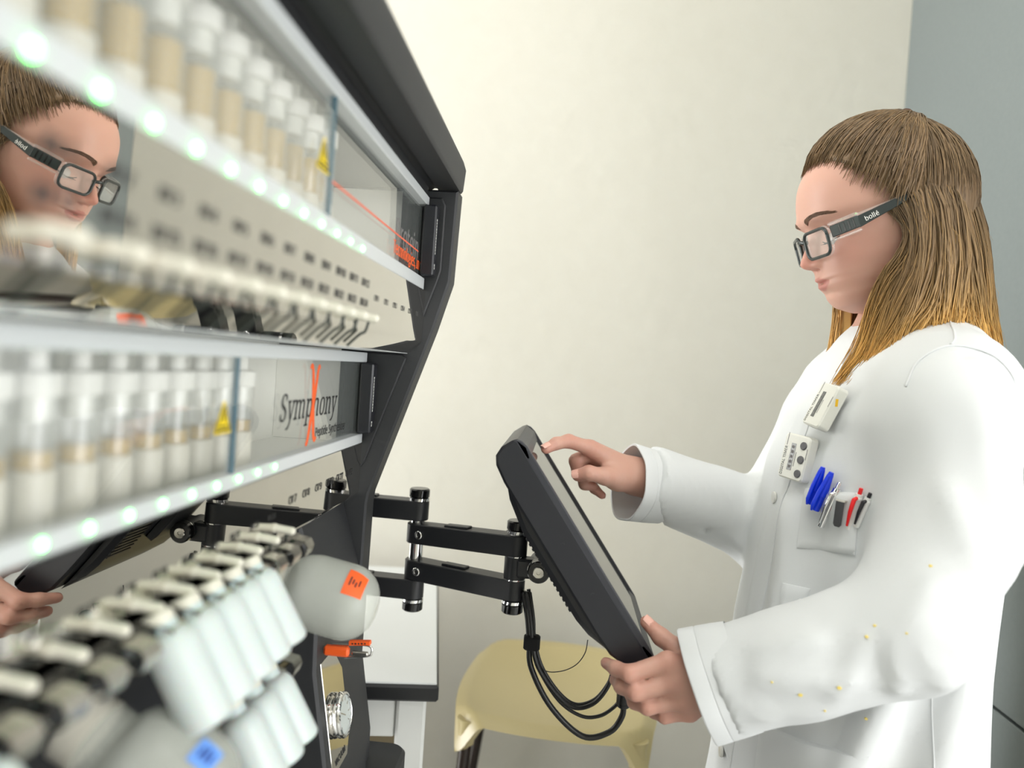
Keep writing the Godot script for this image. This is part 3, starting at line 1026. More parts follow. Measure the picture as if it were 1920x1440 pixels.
	g = G.new()
	for q in [[0.105, 0.0], [0.165, 0.0]]:
		rod(g, F * V(q[0], -0.021, -0.0005), F * V(q[0], -0.021, 0.0004), 0.0018, 12)
	put(g, "side_button", M.screen_case, scr)
	# cables
	var cs := [
		["thick black cable looping lowest below the touch screen", 0.0036, [V(-0.030, 1.030, -0.922), V(-0.0225, 0.998, -0.922), V(-0.0185, 0.9695, -0.922), V(-0.014, 0.938, -0.922), V(0.013, 0.8930, -0.922), V(0.0530, 0.8600, -0.925), V(0.0850, 0.8680, -0.925), V(0.0985, 0.8900, -0.922), V(0.0985, 0.9080, -0.918)]],
		["black cable looping under the touch screen, innermost and doubled", 0.0027, [V(-0.026, 1.032, -0.915), V(-0.0190, 0.998, -0.916), V(-0.0145, 0.9695, -0.917), V(-0.006, 0.942, -0.917), V(0.0160, 0.9130, -0.918), V(0.0396, 0.8970, -0.918), V(0.0620, 0.9060, -0.912), V(0.0770, 0.9300, -0.905), V(0.0830, 0.9580, -0.900)]],
		["black cable beside the innermost loop under the touch screen", 0.0024, [V(-0.024, 1.032, -0.926), V(-0.0170, 0.998, -0.925), V(-0.0115, 0.9695, -0.922), V(-0.001, 0.940, -0.922), V(0.0210, 0.9110, -0.923), V(0.0420, 0.8985, -0.923), V(0.0640, 0.9085, -0.918), V(0.0785, 0.9320, -0.912), V(0.0845, 0.9560, -0.908)]],
		["thinner black cable hanging between the two loops below the touch screen", 0.0022, [V(-0.022, 1.030, -0.920), V(-0.0155, 0.998, -0.921), V(-0.0125, 0.9695, -0.926), V(-0.004, 0.935, -0.927), V(0.0220, 0.8990, -0.928), V(0.0500, 0.8830, -0.928), V(0.0720, 0.8860, -0.926), V(0.0880, 0.9000, -0.922), V(0.0955, 0.9140, -0.917)]],
		["hair-thin black wire curving from the back of the touch screen", 0.0006, [V(0.0500, 0.9860, -0.900), V(0.0480, 0.9680, -0.905), V(0.0380, 0.9500, -0.912), V(0.0200, 0.9385, -0.918), V(0.0010, 0.9380, -0.920), V(-0.0100, 0.9560, -0.920)]],
	]
	for q in cs:
		g = G.new()
		tube(g, smooth_path(q[2], 8), q[1], 10)
		var c := put(g, "cable", M.cable, self, 180)
		c.set_meta("label", q[0]); c.set_meta("category", "cable")
	g = G.new()
	prism(g, rrect(0.020, 0.017, 0.005, 4), -0.008, 0.008, 0.0015, Transform3D(Basis(V(1, 0, 0), V(0, 0, 1), V(0, -1, 0)), V(-0.0155, 0.9695, -0.9215)))
	var st := put(g, "cable_strap", mat(Color(0.07, 0.07, 0.075), 0.95), self)
	st.set_meta("label", "black fabric strap wrapped round the bundle of cables"); st.set_meta("category", "cable tie")
	g = G.new()
	rod(g, V(0.0985, 0.9040, -0.918), V(0.0975, 0.9420, -0.908), 0.0082, 20, 0.002)
	for k in 4: rod(g, V(0.0985, 0.9085 + 0.004 * k, -0.917), V(0.0985, 0.9105 + 0.004 * k, -0.9165), 0.0087, 20)
	var pl := put(g, "cable_plug", M.cable, self)
	pl.set_meta("label", "black ribbed cable plug under the lower edge of the screen"); pl.set_meta("category", "plug")

# ---------------------------------------------------------------- bench and stool
func furniture() -> void:
	# bench: top with a black edge, white frame legs
	var f := V(-0.164, 0, -0.9864).normalized()       # away from the camera
	var r := V(-f.z, 0, f.x)                          # to the right
	var o := V(-0.1358, 0, -1.0050)                   # front right corner
	var B := Basis(r, V(0, 1, 0), -f)
	var t := thing("lab_bench", "white lab bench with a black edged top behind the synthesizer", "bench", o + f * 0.29 - r * 0.4)
	var g := G.new()
	box(g, o - r * 0.45 + f * 0.288 + V(0, 0.8705, 0), V(0.894, 0.003, 0.57), 0.001, B)
	put(g, "worktop", mat(Color(0.86, 0.87, 0.87), 0.35), t)
	g = G.new()
	box(g, o - r * 0.45 + f * 0.288 + V(0, 0.858, 0), V(0.90, 0.022, 0.576), 0.003, B)
	put(g, "edge_band", mat(Color(0.10, 0.105, 0.115), 0.4), t)
	var lm := mat(Color(0.88, 0.885, 0.87), 0.4)
	for k in 2:
		g = G.new()
		box(g, o - r * (0.035 + 0.83 * k) + f * 0.04 + V(0, 0.4235, 0), V(0.040, 0.847, 0.045), 0.004, B)
		put(g, "leg", lm, t)
		g = G.new()
		box(g, o - r * (0.035 + 0.83 * k) + f * 0.53 + V(0, 0.4235, 0), V(0.040, 0.847, 0.045), 0.004, B)
		put(g, "leg", lm, t)
		g = G.new()
		box(g, o - r * (0.035 + 0.83 * k) + f * 0.285 + V(0, 0.80, 0), V(0.035, 0.06, 0.43), 0.003, B)
		put(g, "side_rail", lm, t)
	g = G.new()
	box(g, o - r * 0.45 + f * 0.04 + V(0, 0.817, 0), V(0.79, 0.060, 0.030), 0.003, B)
	put(g, "apron", lm, t)
	g = G.new()
	box(g, o - r * 0.45 + f * 0.545 + V(0, 0.45, 0), V(0.79, 0.70, 0.012), 0.0, B)
	put(g, "rear_panel", mat(Color(0.50, 0.45, 0.35), 0.6), t)
	# stool: moulded seat on four steel legs
	t = thing("stool", "cream moulded plastic stool with dark brown steel legs against the wall", "stool", V(0.03, 0, -1.33))
	var cream := grain(mat(Color(0.80, 0.74, 0.55), 0.3), noise_tex(0.05, 12, true, null, 2.0, 128), 20.0, 0.06)
	g = G.new()
	var N := 40
	var c := V(0.030, 0.752, -1.345)
	var Bs := Basis(V(0, 1, 0), -0.07)
	for side in 2:
		for i in N + 1:
			for j in N + 1:
				var u := i * 2.0 / N - 1
				var q := j * 2.0 / N - 1
				var x := u * sqrt(1 - q * q * 0.24)
				var z := q * sqrt(1 - u * u * 0.24)
				var e := maxf(absf(u), absf(q))
				# dished, the rear edge risen, the sides lower between the corners, the rim turned down over the legs
				var y := -0.012 * (1 - x * x) * (1 - z * z) + 0.020 * maxf(0, -z) ** 2 - 0.004 * maxf(0, z) ** 2
				y -= 0.014 * smoothstep(0.84, 1.0, e) ** 2 + 0.050 * smoothstep(0.70, 1.0, absf(u * q))
				var inn := 0.012 * side * e
				g.p(c + Bs * V(x * (0.172 - inn), y - 0.008 * side * (1 - e * 0.9), z * (0.180 - inn)))
	var K := (N + 1) * (N + 1)
	for i in N:
		for j in N:
			var a := i * (N + 1) + j
			g.quad(a, a + 1, a + N + 2, a + N + 1)
			g.quad(K + a, K + a + N + 1, K + a + N + 2, K + a + 1)
	for k in N:
		var e0 := k; var e1 := k + 1
		g.quad(e1, e0, K + e0, K + e1)
		e0 = N * (N + 1) + k; e1 = e0 + 1
		g.quad(e0, e1, K + e1, K + e0)
		e0 = k * (N + 1); e1 = e0 + N + 1
		g.quad(e0, e1, K + e1, K + e0)
		e0 += N; e1 += N
		g.quad(e1, e0, K + e0, K + e1)
	put(g, "seat", cream, t, 70)
	var brown := mat(Color(0.17, 0.125, 0.10), 0.3)
	var feet := [V(-0.150, 0, -1.185), V(-0.185, 0, -1.510), V(0.200, 0, -1.165), V(0.225, 0, -1.480)]
	for k in 4:
		var top: Vector3 = c + Bs * V([-0.135, -0.142, 0.135, 0.142][k], -0.034, [0.138, -0.138, 0.138, -0.138][k])
		g = G.new()
		rod(g, feet[k] + V(0, 0.008, 0), top, 0.0105, 16)
		var l := put(g, "leg", brown, t)
		g = G.new()
		rod(g, feet[k], feet[k] + V(0, 0.03, 0), 0.0135, 16, 0.002)
		put(g, "foot_cap", M.cable, l)
		g = G.new()
		lathe(g, [Vector2(0, 0), Vector2(0.0130, 0), Vector2(0.0150, 0.028), Vector2(0.018, 0.040), Vector2(0, 0.040)], 20, along(top - feet[k], top + (feet[k] - top).normalized() * 0.026))
		put(g, "leg_socket", cream, l)
	for k in 2:
		g = G.new()
		var a: Vector3 = feet[k].lerp(c + Bs * V(-0.15, -0.05, [0.16, -0.16][k]), 0.36)
		var b: Vector3 = feet[k + 2].lerp(c + Bs * V(0.15, -0.05, [0.16, -0.16][k]), 0.36)
		rod(g, a, b, 0.008, 12)
		put(g, "foot_rail", brown, t)

# ---------------------------------------------------------------- distance fields and their mesher
func cap_d(p: Vector3, a: Vector3, b: Vector3, ra: float, rb: float) -> float:
	var ab := b - a
	var t := clampf((p - a).dot(ab) / ab.length_squared(), 0.0, 1.0)
	return (p - a - ab * t).length() - lerpf(ra, rb, t)

func smin(a: float, b: float, k: float) -> float:
	var h := maxf(k - absf(a - b), 0.0) / k
	return minf(a, b) - h * h * k * 0.25

# tapered capsules [a, b, ra, rb, k] joined one after the other
func chain_d(p: Vector3, prims: Array) -> float:
	var d := 1.0
	for q in prims:
		var e := cap_d(p, q[0], q[1], q[2], q[3])
		if e < d + q[4]: d = smin(d, e, q[4])
	return d

# surface nets: one vertex in each cell that the surface crosses, one quad round each crossed edge
func nets(g: G, f: Callable, lo: Vector3, hi: Vector3, h: float) -> void:
	var s := Vector3i(((hi - lo) / h).ceil()) + Vector3i.ONE
	var B := 4
	s = Vector3i(((s.x + B - 1) / B) * B, ((s.y + B - 1) / B) * B, ((s.z + B - 1) / B) * B)
	var val := PackedFloat32Array()
	val.resize(s.x * s.y * s.z)
	val.fill(1.0)
	var sx := s.y * s.z
	var sy := s.z
	var live: Array[Vector3i] = []
	var R := h * B * 1.1
	for bi in range(0, s.x, B):
		for bj in range(0, s.y, B):
			for bk in range(0, s.z, B):
				var d: float = f.call(lo + (Vector3(bi, bj, bk) + Vector3.ONE * (B / 2.0)) * h)
				var near := absf(d) < R
				if near: live.append(Vector3i(bi, bj, bk))
				if not near and d > 0: continue
				for i in range(bi, bi + B):
					for j in range(bj, bj + B):
						for k in range(bk, bk + B):
							val[i * sx + j * sy + k] = f.call(lo + Vector3(i, j, k) * h) if near else -1.0
	var cell := PackedInt32Array()
	cell.resize(val.size())
	cell.fill(-1)
	var offs := [0, sx, sy, sx + sy, 1, sx + 1, sy + 1, sx + sy + 1]
	var E := [[0, 1], [2, 3], [4, 5], [6, 7], [0, 2], [1, 3], [4, 6], [5, 7], [0, 4], [1, 5], [2, 6], [3, 7]]
	var C := [Vector3(0, 0, 0), Vector3(1, 0, 0), Vector3(0, 1, 0), Vector3(1, 1, 0), Vector3(0, 0, 1), Vector3(1, 0, 1), Vector3(0, 1, 1), Vector3(1, 1, 1)]
	var v8 := PackedFloat32Array()
	v8.resize(8)
	for b in live:
		for i in range(b.x, mini(b.x + B, s.x - 1)):
			for j in range(b.y, mini(b.y + B, s.y - 1)):
				for k in range(b.z, mini(b.z + B, s.z - 1)):
					var o := i * sx + j * sy + k
					var n := 0
					for q in 8:
						v8[q] = val[o + offs[q]]
						if v8[q] < 0: n += 1
					if n == 0 or n == 8: continue
					var m := Vector3.ZERO
					var w := 0
					for e in E:
						var a := v8[e[0]]
						var c := v8[e[1]]
						if (a < 0) != (c < 0):
							m += (C[e[0]] as Vector3).lerp(C[e[1]], clampf(a / (a - c), 0.02, 0.98))
							w += 1
					cell[o] = g.p(lo + (Vector3(i, j, k) + m / w) * h)
	for b in live:
		for i in range(maxi(b.x, 1), mini(b.x + B, s.x - 1)):
			for j in range(maxi(b.y, 1), mini(b.y + B, s.y - 1)):
				for k in range(maxi(b.z, 1), mini(b.z + B, s.z - 1)):
					var o := i * sx + j * sy + k
					var a := val[o] < 0
					for ax in 3:
						var st: int = [sx, sy, 1][ax]
						if a == (val[o + st] < 0): continue
						var u: int = [sy, 1, sx][ax]
						var w: int = [1, sx, sy][ax]
						var q := [cell[o - u - w], cell[o - w], cell[o], cell[o - u]]
						if q.min() < 0: continue
						if a: g.quad(q[0], q[1], q[2], q[3])
						else: g.quad(q[3], q[2], q[1], q[0])

func join(g: G, other: G) -> void:
	var vol := 0.0
	var mid := other.v[0]
	for i in range(0, other.t.size(), 3): vol += (other.v[other.t[i]] - mid).dot((other.v[other.t[i + 1]] - mid).cross(other.v[other.t[i + 2]] - mid))
	var base := g.v.size()
	g.v.append_array(other.v)
	g.c.append_array(other.c)
	for i in range(0, other.t.size(), 3):
		g.t.append(base + other.t[i])
		g.t.append(base + other.t[i + (1 if vol > 0 else 2)])
		g.t.append(base + other.t[i + (2 if vol > 0 else 1)])

func curve(tab: Array, x: float) -> float:
	# rows [x, y] in rising x; smooth between
	if x <= tab[0][0]: return tab[0][1]
	for i in tab.size() - 1:
		if x <= tab[i + 1][0]:
			var t: float = (x - tab[i][0]) / (tab[i + 1][0] - tab[i][0])
			var a: float = tab[maxi(i - 1, 0)][1]
			var d: float = tab[mini(i + 2, tab.size() - 1)][1]
			return cubic_interpolate(tab[i][1], tab[i + 1][1], a, d, t)
	return tab[-1][1]

# ---------------------------------------------------------------- the person
# head axes: F forwards out of the face, U up, S to the person's left (towards the camera)
const HEAD := Vector3(0.3611, 1.5087, -0.925)
const HF := Vector3(-0.94552, -0.32557, 0)
const HU := Vector3(-0.32557, 0.94552, 0)
var skin := Color(0.785, 0.61, 0.545).srgb_to_linear()

func hd(f: float, u: float, s: float) -> Vector3:
	return HEAD + HF * f + HU * u + V(0, 0, s)

var FRONT := [[-0.108, 0.050], [-0.104, 0.0640], [-0.0988, 0.0725], [-0.092, 0.0818], [-0.082, 0.0868], [-0.0741, 0.0882], [-0.0654, 0.0915], [-0.0603, 0.0922], [-0.0546, 0.0932], [-0.0438, 0.0925], [-0.030, 0.0890], [-0.0134, 0.0880], [0.0, 0.0905], [0.0136, 0.0962], [0.026, 0.0953], [0.0412, 0.0919], [0.0546, 0.0865], [0.069, 0.0760], [0.082, 0.060], [0.092, 0.036], [0.097, 0.005]]
var BACK := [[-0.108, 0.040], [-0.104, 0.022], [-0.0988, 0.012], [-0.090, 0.000], [-0.078, -0.010], [-0.065, -0.025], [-0.05, -0.055], [-0.03, -0.080], [0.0, -0.092], [0.03, -0.091], [0.055, -0.080], [0.075, -0.060], [0.088, -0.038], [0.097, -0.003]]
var WIDE := [[-0.108, 0.010], [-0.104, 0.022], [-0.0988, 0.031], [-0.092, 0.0395], [-0.082, 0.0475], [-0.070, 0.0535], [-0.055, 0.0595], [-0.04, 0.0645], [-0.02, 0.0690], [0.0, 0.0705], [0.02, 0.0715], [0.045, 0.0700], [0.065, 0.0620], [0.080, 0.0490], [0.090, 0.0330], [0.097, 0.0045]]
var NOSE := [[-0.0460, 0.0], [-0.0440, 0.0025], [-0.0425, 0.0075], [-0.0395, 0.0142], [-0.0355, 0.0188], [-0.0318, 0.0200], [-0.026, 0.0172], [-0.0134, 0.0098], [-0.003, 0.0035], [0.006, 0.0]]
var NOSEW := [[-0.0460, 0.0070], [-0.0395, 0.0085], [-0.0318, 0.0085], [-0.0134, 0.0066], [0.006, 0.0075]]

func bump(x: float, w: float) -> float:
	return exp(-x * x / (w * w))

func face_point(u: float, a: float) -> Vector3:
	var ff := curve(FRONT, u)
	var fb := curve(BACK, u)
	var w := curve(WIDE, u)
	var fc := lerpf(fb, ff, lerpf(0.34, 0.46, smoothstep(-0.090, -0.020, u)))
	var c := cos(a)
	var s := sin(a)
	var e := 0.86
	var f := fc + signf(c) * absf(c) ** e * (ff - fc if c > 0 else fc - fb)
	var side := signf(s) * absf(s) ** e * w
	if c > 0:
		var fw := smoothstep(0.05, 0.45, c)
		var q := absf(side)
		# nose: bridge, tip and wings
		f += curve(NOSE, u) * exp(-pow(q / curve(NOSEW, u), 2.6)) * fw
		f += 0.0075 * bump(q - 0.0125, 0.0052) * bump(u + 0.0375, 0.0055) * fw
		f -= 0.0040 * bump(q - 0.0068, 0.0035) * bump(u + 0.0432, 0.0026) * fw
		# eye sockets, lids, brow
		f -= 0.0100 * bump(q - 0.029, 0.015) * bump(u + 0.0085, 0.0105) * fw
		f += 0.0074 * bump(q - 0.0300, 0.0115) * bump(u + 0.0125, 0.0080) * fw
		f -= 0.0016 * bump(q - 0.0300, 0.0120) * bump(u + 0.0030, 0.0020) * fw
		f += 0.0030 * bump(q - 0.026, 0.018) * bump(u - 0.0125, 0.0065) * fw
		# cheek, fold beside the mouth
		f += 0.0030 * bump(q - 0.040, 0.016) * bump(u + 0.030, 0.014) * fw
		f -= 0.0005 * bump(q - 0.024 - (-0.045 - u) * 0.35, 0.005) * bump(u + 0.050, 0.012) * fw
		# lips
		f += 0.0034 * bump(u + 0.0555, 0.0034) * bump(q, 0.0165) * fw
		f -= 0.0034 * bump(u + 0.0604 - 0.0022 * (1 - bump(q, 0.016)), 0.0015) * bump(q, 0.0185) * fw
		f += 0.0038 * bump(u + 0.0650, 0.0040) * bump(q, 0.0135) * fw
		f -= 0.0016 * bump(u + 0.0735, 0.0035) * bump(q, 0.014) * fw
	return V(f, u, side)

func head_color(p: Vector3) -> Color:
	var c := skin
	var q := absf(p.z)
	if p.x > 0.03:
		var red := Color(0.74, 0.42, 0.36).srgb_to_linear()
		c = c.lerp(red, 0.42 * bump(p.y + 0.034, 0.010) * bump(q, 0.014))
		c = c.lerp(red, 0.20 * bump(p.y + 0.032, 0.020) * bump(q - 0.045, 0.018))
		var lip := 0.0
		if q < 0.0195:
			var top := -0.0535 - 0.0055 * (q / 0.0195) ** 2 + 0.0008 * bump(q - 0.005, 0.003)
			var low := -0.0700 + 0.0085 * (q / 0.0195) ** 2
			lip = smoothstep(top + 0.0012, top - 0.0006, p.y) * smoothstep(low - 0.0012, low + 0.0008, p.y)
		c = c.lerp(Color(0.70, 0.44, 0.41).srgb_to_linear(), lip * 0.8)
	return c

func head_grid(off: Callable) -> G:
	var g := G.new()
	g.colored = true
	var NU := 170
	var NA := 190
	var ids := []
	for i in NU + 1:
		var u := lerpf(-0.108, 0.097, i / float(NU))
		var row := []
		for k in NA:
			var t := TAU * k / NA
			var a := t - 0.42 * sin(t)        # closer columns round the face
			var p := face_point(u, a)
			p = off.call(p)
			g.col = head_color(p)
			row.append(g.p(hd(p.x, p.y, p.z)))
		ids.append(row)
	for i in NU:
		for k in NA: g.quad(ids[i][k], ids[i][(k + 1) % NA], ids[i + 1][(k + 1) % NA], ids[i + 1][k])
	for e in 2:
		var row: Array = ids[0] if e == 0 else ids[NU]
		var m := Vector3.ZERO
		for k in row: m += g.v[k]
		var mi := g.p(m / NA)
		for k in NA:
			if e == 0: g.tri(mi, row[(k + 1) % NA], row[k])
			else: g.tri(mi, row[k], row[(k + 1) % NA])
	return g

func hand_prims(wrist: Vector3, arm: Vector3, fingers: Array, thumb: Array) -> Array:
	var r := [[arm, wrist, 0.030, 0.0225, 0.01]]
	var i := 0
	for f in fingers:
		var k: float = [1.0, 1.02, 0.96, 0.84][i]
		r.append([wrist.lerp(f[0], 0.12), f[0], 0.0125, 0.0098 * k, 0.016])
		r.append([f[0], f[1], 0.0090 * k, 0.0082 * k, 0.005])
		r.append([f[1], f[2], 0.0083 * k, 0.0074 * k, 0.004])
		r.append([f[2], f[3], 0.0073 * k, 0.0062 * k, 0.004])
		i += 1
	r.append([wrist.lerp(thumb[0], 0.35), thumb[0], 0.0150, 0.0135, 0.016])
	r.append([thumb[0], thumb[1], 0.0135, 0.0105, 0.012])
	r.append([thumb[1], thumb[2], 0.0100, 0.0092, 0.005])
	r.append([thumb[2], thumb[3], 0.0090, 0.0068, 0.004])
	return r

func bounds(prims: Array, pad: float) -> Array:
	var lo := Vector3.INF
	var hi := -Vector3.INF
	for q in prims:
		for e in 2:
			var r: Vector3 = Vector3.ONE * (q[2 + e] + pad)
			lo = lo.min(q[e] - r)
			hi = hi.max(q[e] + r)
	return [lo, hi]

var SHOULDER_N := Vector3(0.3860, 1.2800, -0.8050)
var ELBOW_N := Vector3(0.3360, 1.0780, -0.7400)
var WRIST_N := Vector3(0.1760, 1.0000, -0.7720)
var SHOULDER_F := Vector3(0.3800, 1.2550, -1.0650)
var ELBOW_F := Vector3(0.2900, 1.1080, -1.0600)
var WRIST_F := Vector3(0.1050, 1.1720, -0.9710)
var near_fingers := [[Vector3(0.1235, 1.0172, -0.7700), Vector3(0.0860, 1.0029, -0.7660), Vector3(0.0735, 1.0020, -0.7780), Vector3(0.0650, 1.0000, -0.7960)],
	[Vector3(0.1308, 0.9976, -0.7670), Vector3(0.0934, 0.9856, -0.7640), Vector3(0.0805, 0.9845, -0.7780), Vector3(0.0755, 0.9830, -0.7970)],
	[Vector3(0.1399, 0.9795, -0.7700), Vector3(0.1065, 0.9706, -0.7680), Vector3(0.0950, 0.9685, -0.7810), Vector3(0.0915, 0.9680, -0.7990)],
	[Vector3(0.1503, 0.9649, -0.7760), Vector3(0.1251, 0.9596, -0.7750), Vector3(0.1165, 0.9575, -0.7870), Vector3(0.1140, 0.9565, -0.8020)]]
var near_thumb := [Vector3(0.1520, 1.0070, -0.7840), Vector3(0.1370, 1.0210, -0.7960), Vector3(0.1200, 1.0300, -0.8030), Vector3(0.1045, 1.0425, -0.8080)]
var far_fingers := [[Vector3(0.0385, 1.2070, -0.9450), Vector3(0.0117, 1.2148, -0.9300), Vector3(-0.0030, 1.2120, -0.9170), Vector3(-0.0145, 1.2055, -0.9080)],
	[Vector3(0.0442, 1.2002, -0.9620), Vector3(0.0229, 1.1890, -0.9530), Vector3(0.0267, 1.1724, -0.9500), Vector3(0.0376, 1.1686, -0.9550)],
	[Vector3(0.0517, 1.1896, -0.9780), Vector3(0.0311, 1.1724, -0.9720), Vector3(0.0361, 1.1582, -0.9700), Vector3(0.0471, 1.1561, -0.9720)],
	[Vector3(0.0600, 1.1775, -0.9920), Vector3(0.0418, 1.1615, -0.9880), Vector3(0.0492, 1.1517, -0.9840), Vector3(0.0597, 1.1443, -0.9800)]]
var far_thumb := [Vector3(0.0753, 1.1720, -0.9500), Vector3(0.0585, 1.1750, -0.9340), Vector3(0.0387, 1.1785, -0.9260), Vector3(0.0241, 1.1752, -0.9280)]

var who: Node3D
var sleeve_n := []
var sleeve_f := []
var folds := []
var TORSO := [[0.56, 0.360, 0.165, 0.192], [0.70, 0.361, 0.158, 0.184], [0.88, 0.363, 0.146, 0.170], [1.00, 0.368, 0.138, 0.160], [1.10, 0.376, 0.134, 0.158], [1.20, 0.384, 0.128, 0.160], [1.27, 0.390, 0.116, 0.158], [1.32, 0.398, 0.092, 0.130], [1.355, 0.404, 0.066, 0.092], [1.385, 0.408, 0.046, 0.060]]
var rumple: FastNoiseLite

func torso_at(y: float) -> Array:
	for i in TORSO.size() - 1:
		if y <= TORSO[i + 1][0] or i == TORSO.size() - 2:
			var t := clampf((y - TORSO[i][0]) / (TORSO[i + 1][0] - TORSO[i][0]), 0, 1)
			t = lerpf(t, smoothstep(0.0, 1.0, t), 0.5)
			return [lerpf(TORSO[i][1], TORSO[i + 1][1], t), lerpf(TORSO[i][2], TORSO[i + 1][2], t), lerpf(TORSO[i][3], TORSO[i + 1][3], t)]
	return []

func coat_d(p: Vector3) -> float:
	var q := torso_at(p.y)
	var hx: float = q[1]
	var hz: float = q[2]
	var ex: float = (p.x - q[0]) / hx
	var ez := (p.z + 0.938) / hz
	# hanging pleats in the skirt
	var pleat := smoothstep(1.05, 0.75, p.y) * 0.030 * sin(atan2(ez, ex) * 9.0 + 0.6)
	var d := (sqrt(ex * ex + ez * ez) - 1.0 - pleat) * minf(hx, hz)
	d = maxf(d, maxf(p.y - 1.385, 0.56 - p.y))
	for s in sleeve_n:
		var e := cap_d(p, s[0], s[1], s[2], s[3])
		if e < d + s[4]: d = smin(d, e, s[4])
	for s in sleeve_f:
		var e := cap_d(p, s[0], s[1], s[2], s[3])
		if e < d + s[4]: d = smin(d, e, s[4])
	# sleeves end in an open cuff
	if p.x < 0.20:
		d = maxf(d, (p - Vector3(0.1720, 1.0010, -0.7700)).dot(Vector3(-0.905, -0.42, -0.08)))
		if p.z < -0.86: d = maxf(d, (p - Vector3(0.1080, 1.1620, -0.9780)).dot(Vector3(-0.88, 0.28, 0.38)))
	if absf(d) < 0.03:
		for f in folds:
			var ab: Vector3 = f[1] - f[0]
			var t: float = (p - f[0]).dot(ab) / ab.length_squared()
			if t < -0.2 or t > 1.2: continue
			var o: float = (p - f[0] - ab * clampf(t, 0, 1)).length_squared() / (f[2] * f[2])
			if o < 6.0: d -= f[3] * exp(-o) * smoothstep(-0.2, 0.15, t) * smoothstep(1.2, 0.85, t)
		d -= 0.0028 * rumple.get_noise_3d(p.x * 100, p.y * 70, p.z * 100)
	return d

func person() -> void:
	rumple = FastNoiseLite.new()
	rumple.seed = 11
	rumple.noise_type = FastNoiseLite.TYPE_SIMPLEX_SMOOTH
	rumple.frequency = 0.09
	rumple.fractal_octaves = 2
	who = thing("person", "person in a white lab coat holding the tilted screen and touching it", "person", V(0.38, 0, -0.94))
	# body: head, neck, trunk, arms and hands in one surface
	var g := G.new()
	g.colored = true
	join(g, head_grid(func(p: Vector3) -> Vector3: return p))
	g.col = skin
	var hips := V(0.375, 0.92, -0.94)
	var trunk := [[hd(-0.044, -0.045, 0), V(0.412, 1.375, -0.935), 0.044, 0.048, 0.02], [V(0.405, 1.375, -0.935), V(0.395, 1.28, -0.938), 0.055, 0.075, 0.05], [V(0.395, 1.28, -0.89), V(0.385, 1.05, -0.90), 0.075, 0.070, 0.06], [V(0.395, 1.28, -0.98), V(0.385, 1.05, -0.98), 0.075, 0.070, 0.06], [V(0.38, 1.02, -0.89), V(0.375, 0.90, -0.88), 0.08, 0.085, 0.06], [V(0.38, 1.02, -0.99), V(0.375, 0.90, -1.0), 0.08, 0.085, 0.06],
		[SHOULDER_N, ELBOW_N, 0.042, 0.034, 0.03], [ELBOW_N, WRIST_N.lerp(ELBOW_N, 0.3), 0.034, 0.030, 0.02], [SHOULDER_F, ELBOW_F, 0.042, 0.034, 0.03], [ELBOW_F, WRIST_F.lerp(ELBOW_F, 0.3), 0.034, 0.030, 0.02], [V(0.40, 1.29, -0.88), SHOULDER_N, 0.05, 0.042, 0.03], [V(0.39, 1.28, -0.98), SHOULDER_F, 0.05, 0.042, 0.03],
		[V(0.375, 0.89, -0.88), V(0.370, 0.47, -0.87), 0.080, 0.052, 0.04], [V(0.370, 0.47, -0.87), V(0.385, 0.08, -0.87), 0.050, 0.034, 0.02], [V(0.375, 0.89, -1.0), V(0.385, 0.47, -1.01), 0.080, 0.052, 0.04], [V(0.385, 0.47, -1.01), V(0.42, 0.08, -1.02), 0.050, 0.034, 0.02],
		[V(0.385, 0.055, -0.87), V(0.25, 0.035, -0.86), 0.036, 0.026, 0.02], [V(0.42, 0.055, -1.02), V(0.285, 0.035, -1.03), 0.036, 0.026, 0.02]]
	var bb := bounds(trunk, 0.03)
	nets(g, chain_d.bind(trunk), bb[0], bb[1], 0.015)
	for k in 2:
		var fp := hand_prims(WRIST_N if k == 0 else WRIST_F, WRIST_N.lerp(ELBOW_N, 0.35) if k == 0 else WRIST_F.lerp(ELBOW_F, 0.35), near_fingers if k == 0 else far_fingers, near_thumb if k == 0 else far_thumb)
		var from := g.v.size()
		bb = bounds(fp, 0.012)
		nets(g, chain_d.bind(fp), bb[0], bb[1], 0.0026)
		# knuckles and fingertips are a little redder
		var red := Color(0.78, 0.48, 0.42).srgb_to_linear()
		for i in range(from, g.v.size()):
			var m := 0.0
			for f in (near_fingers if k == 0 else far_fingers):
				m = maxf(m, 0.40 * bump(g.v[i].distance_to(f[3]), 0.012))
				m = maxf(m, 0.32 * bump(g.v[i].distance_to(f[1]), 0.012))
				m = maxf(m, 0.28 * bump(g.v[i].distance_to(f[0]), 0.013))
			m = maxf(m, 0.4 * bump(g.v[i].distance_to((near_thumb if k == 0 else far_thumb)[3]), 0.014))
			g.c[i] = skin.lerp(red, m)
	var sm := mat(Color(1, 1, 1), 0.48)
	sm.vertex_color_use_as_albedo = true
	sm.subsurf_scatter_enabled = true
	sm.subsurf_scatter_strength = 0.12
	grain(sm, noise_tex(0.05, 31, true, null, 3.0, 256), 60.0, 0.12)
	put(g, "body", sm, who, 180)
	nails()
	face_parts()
	coat()
	hair()
	glasses()

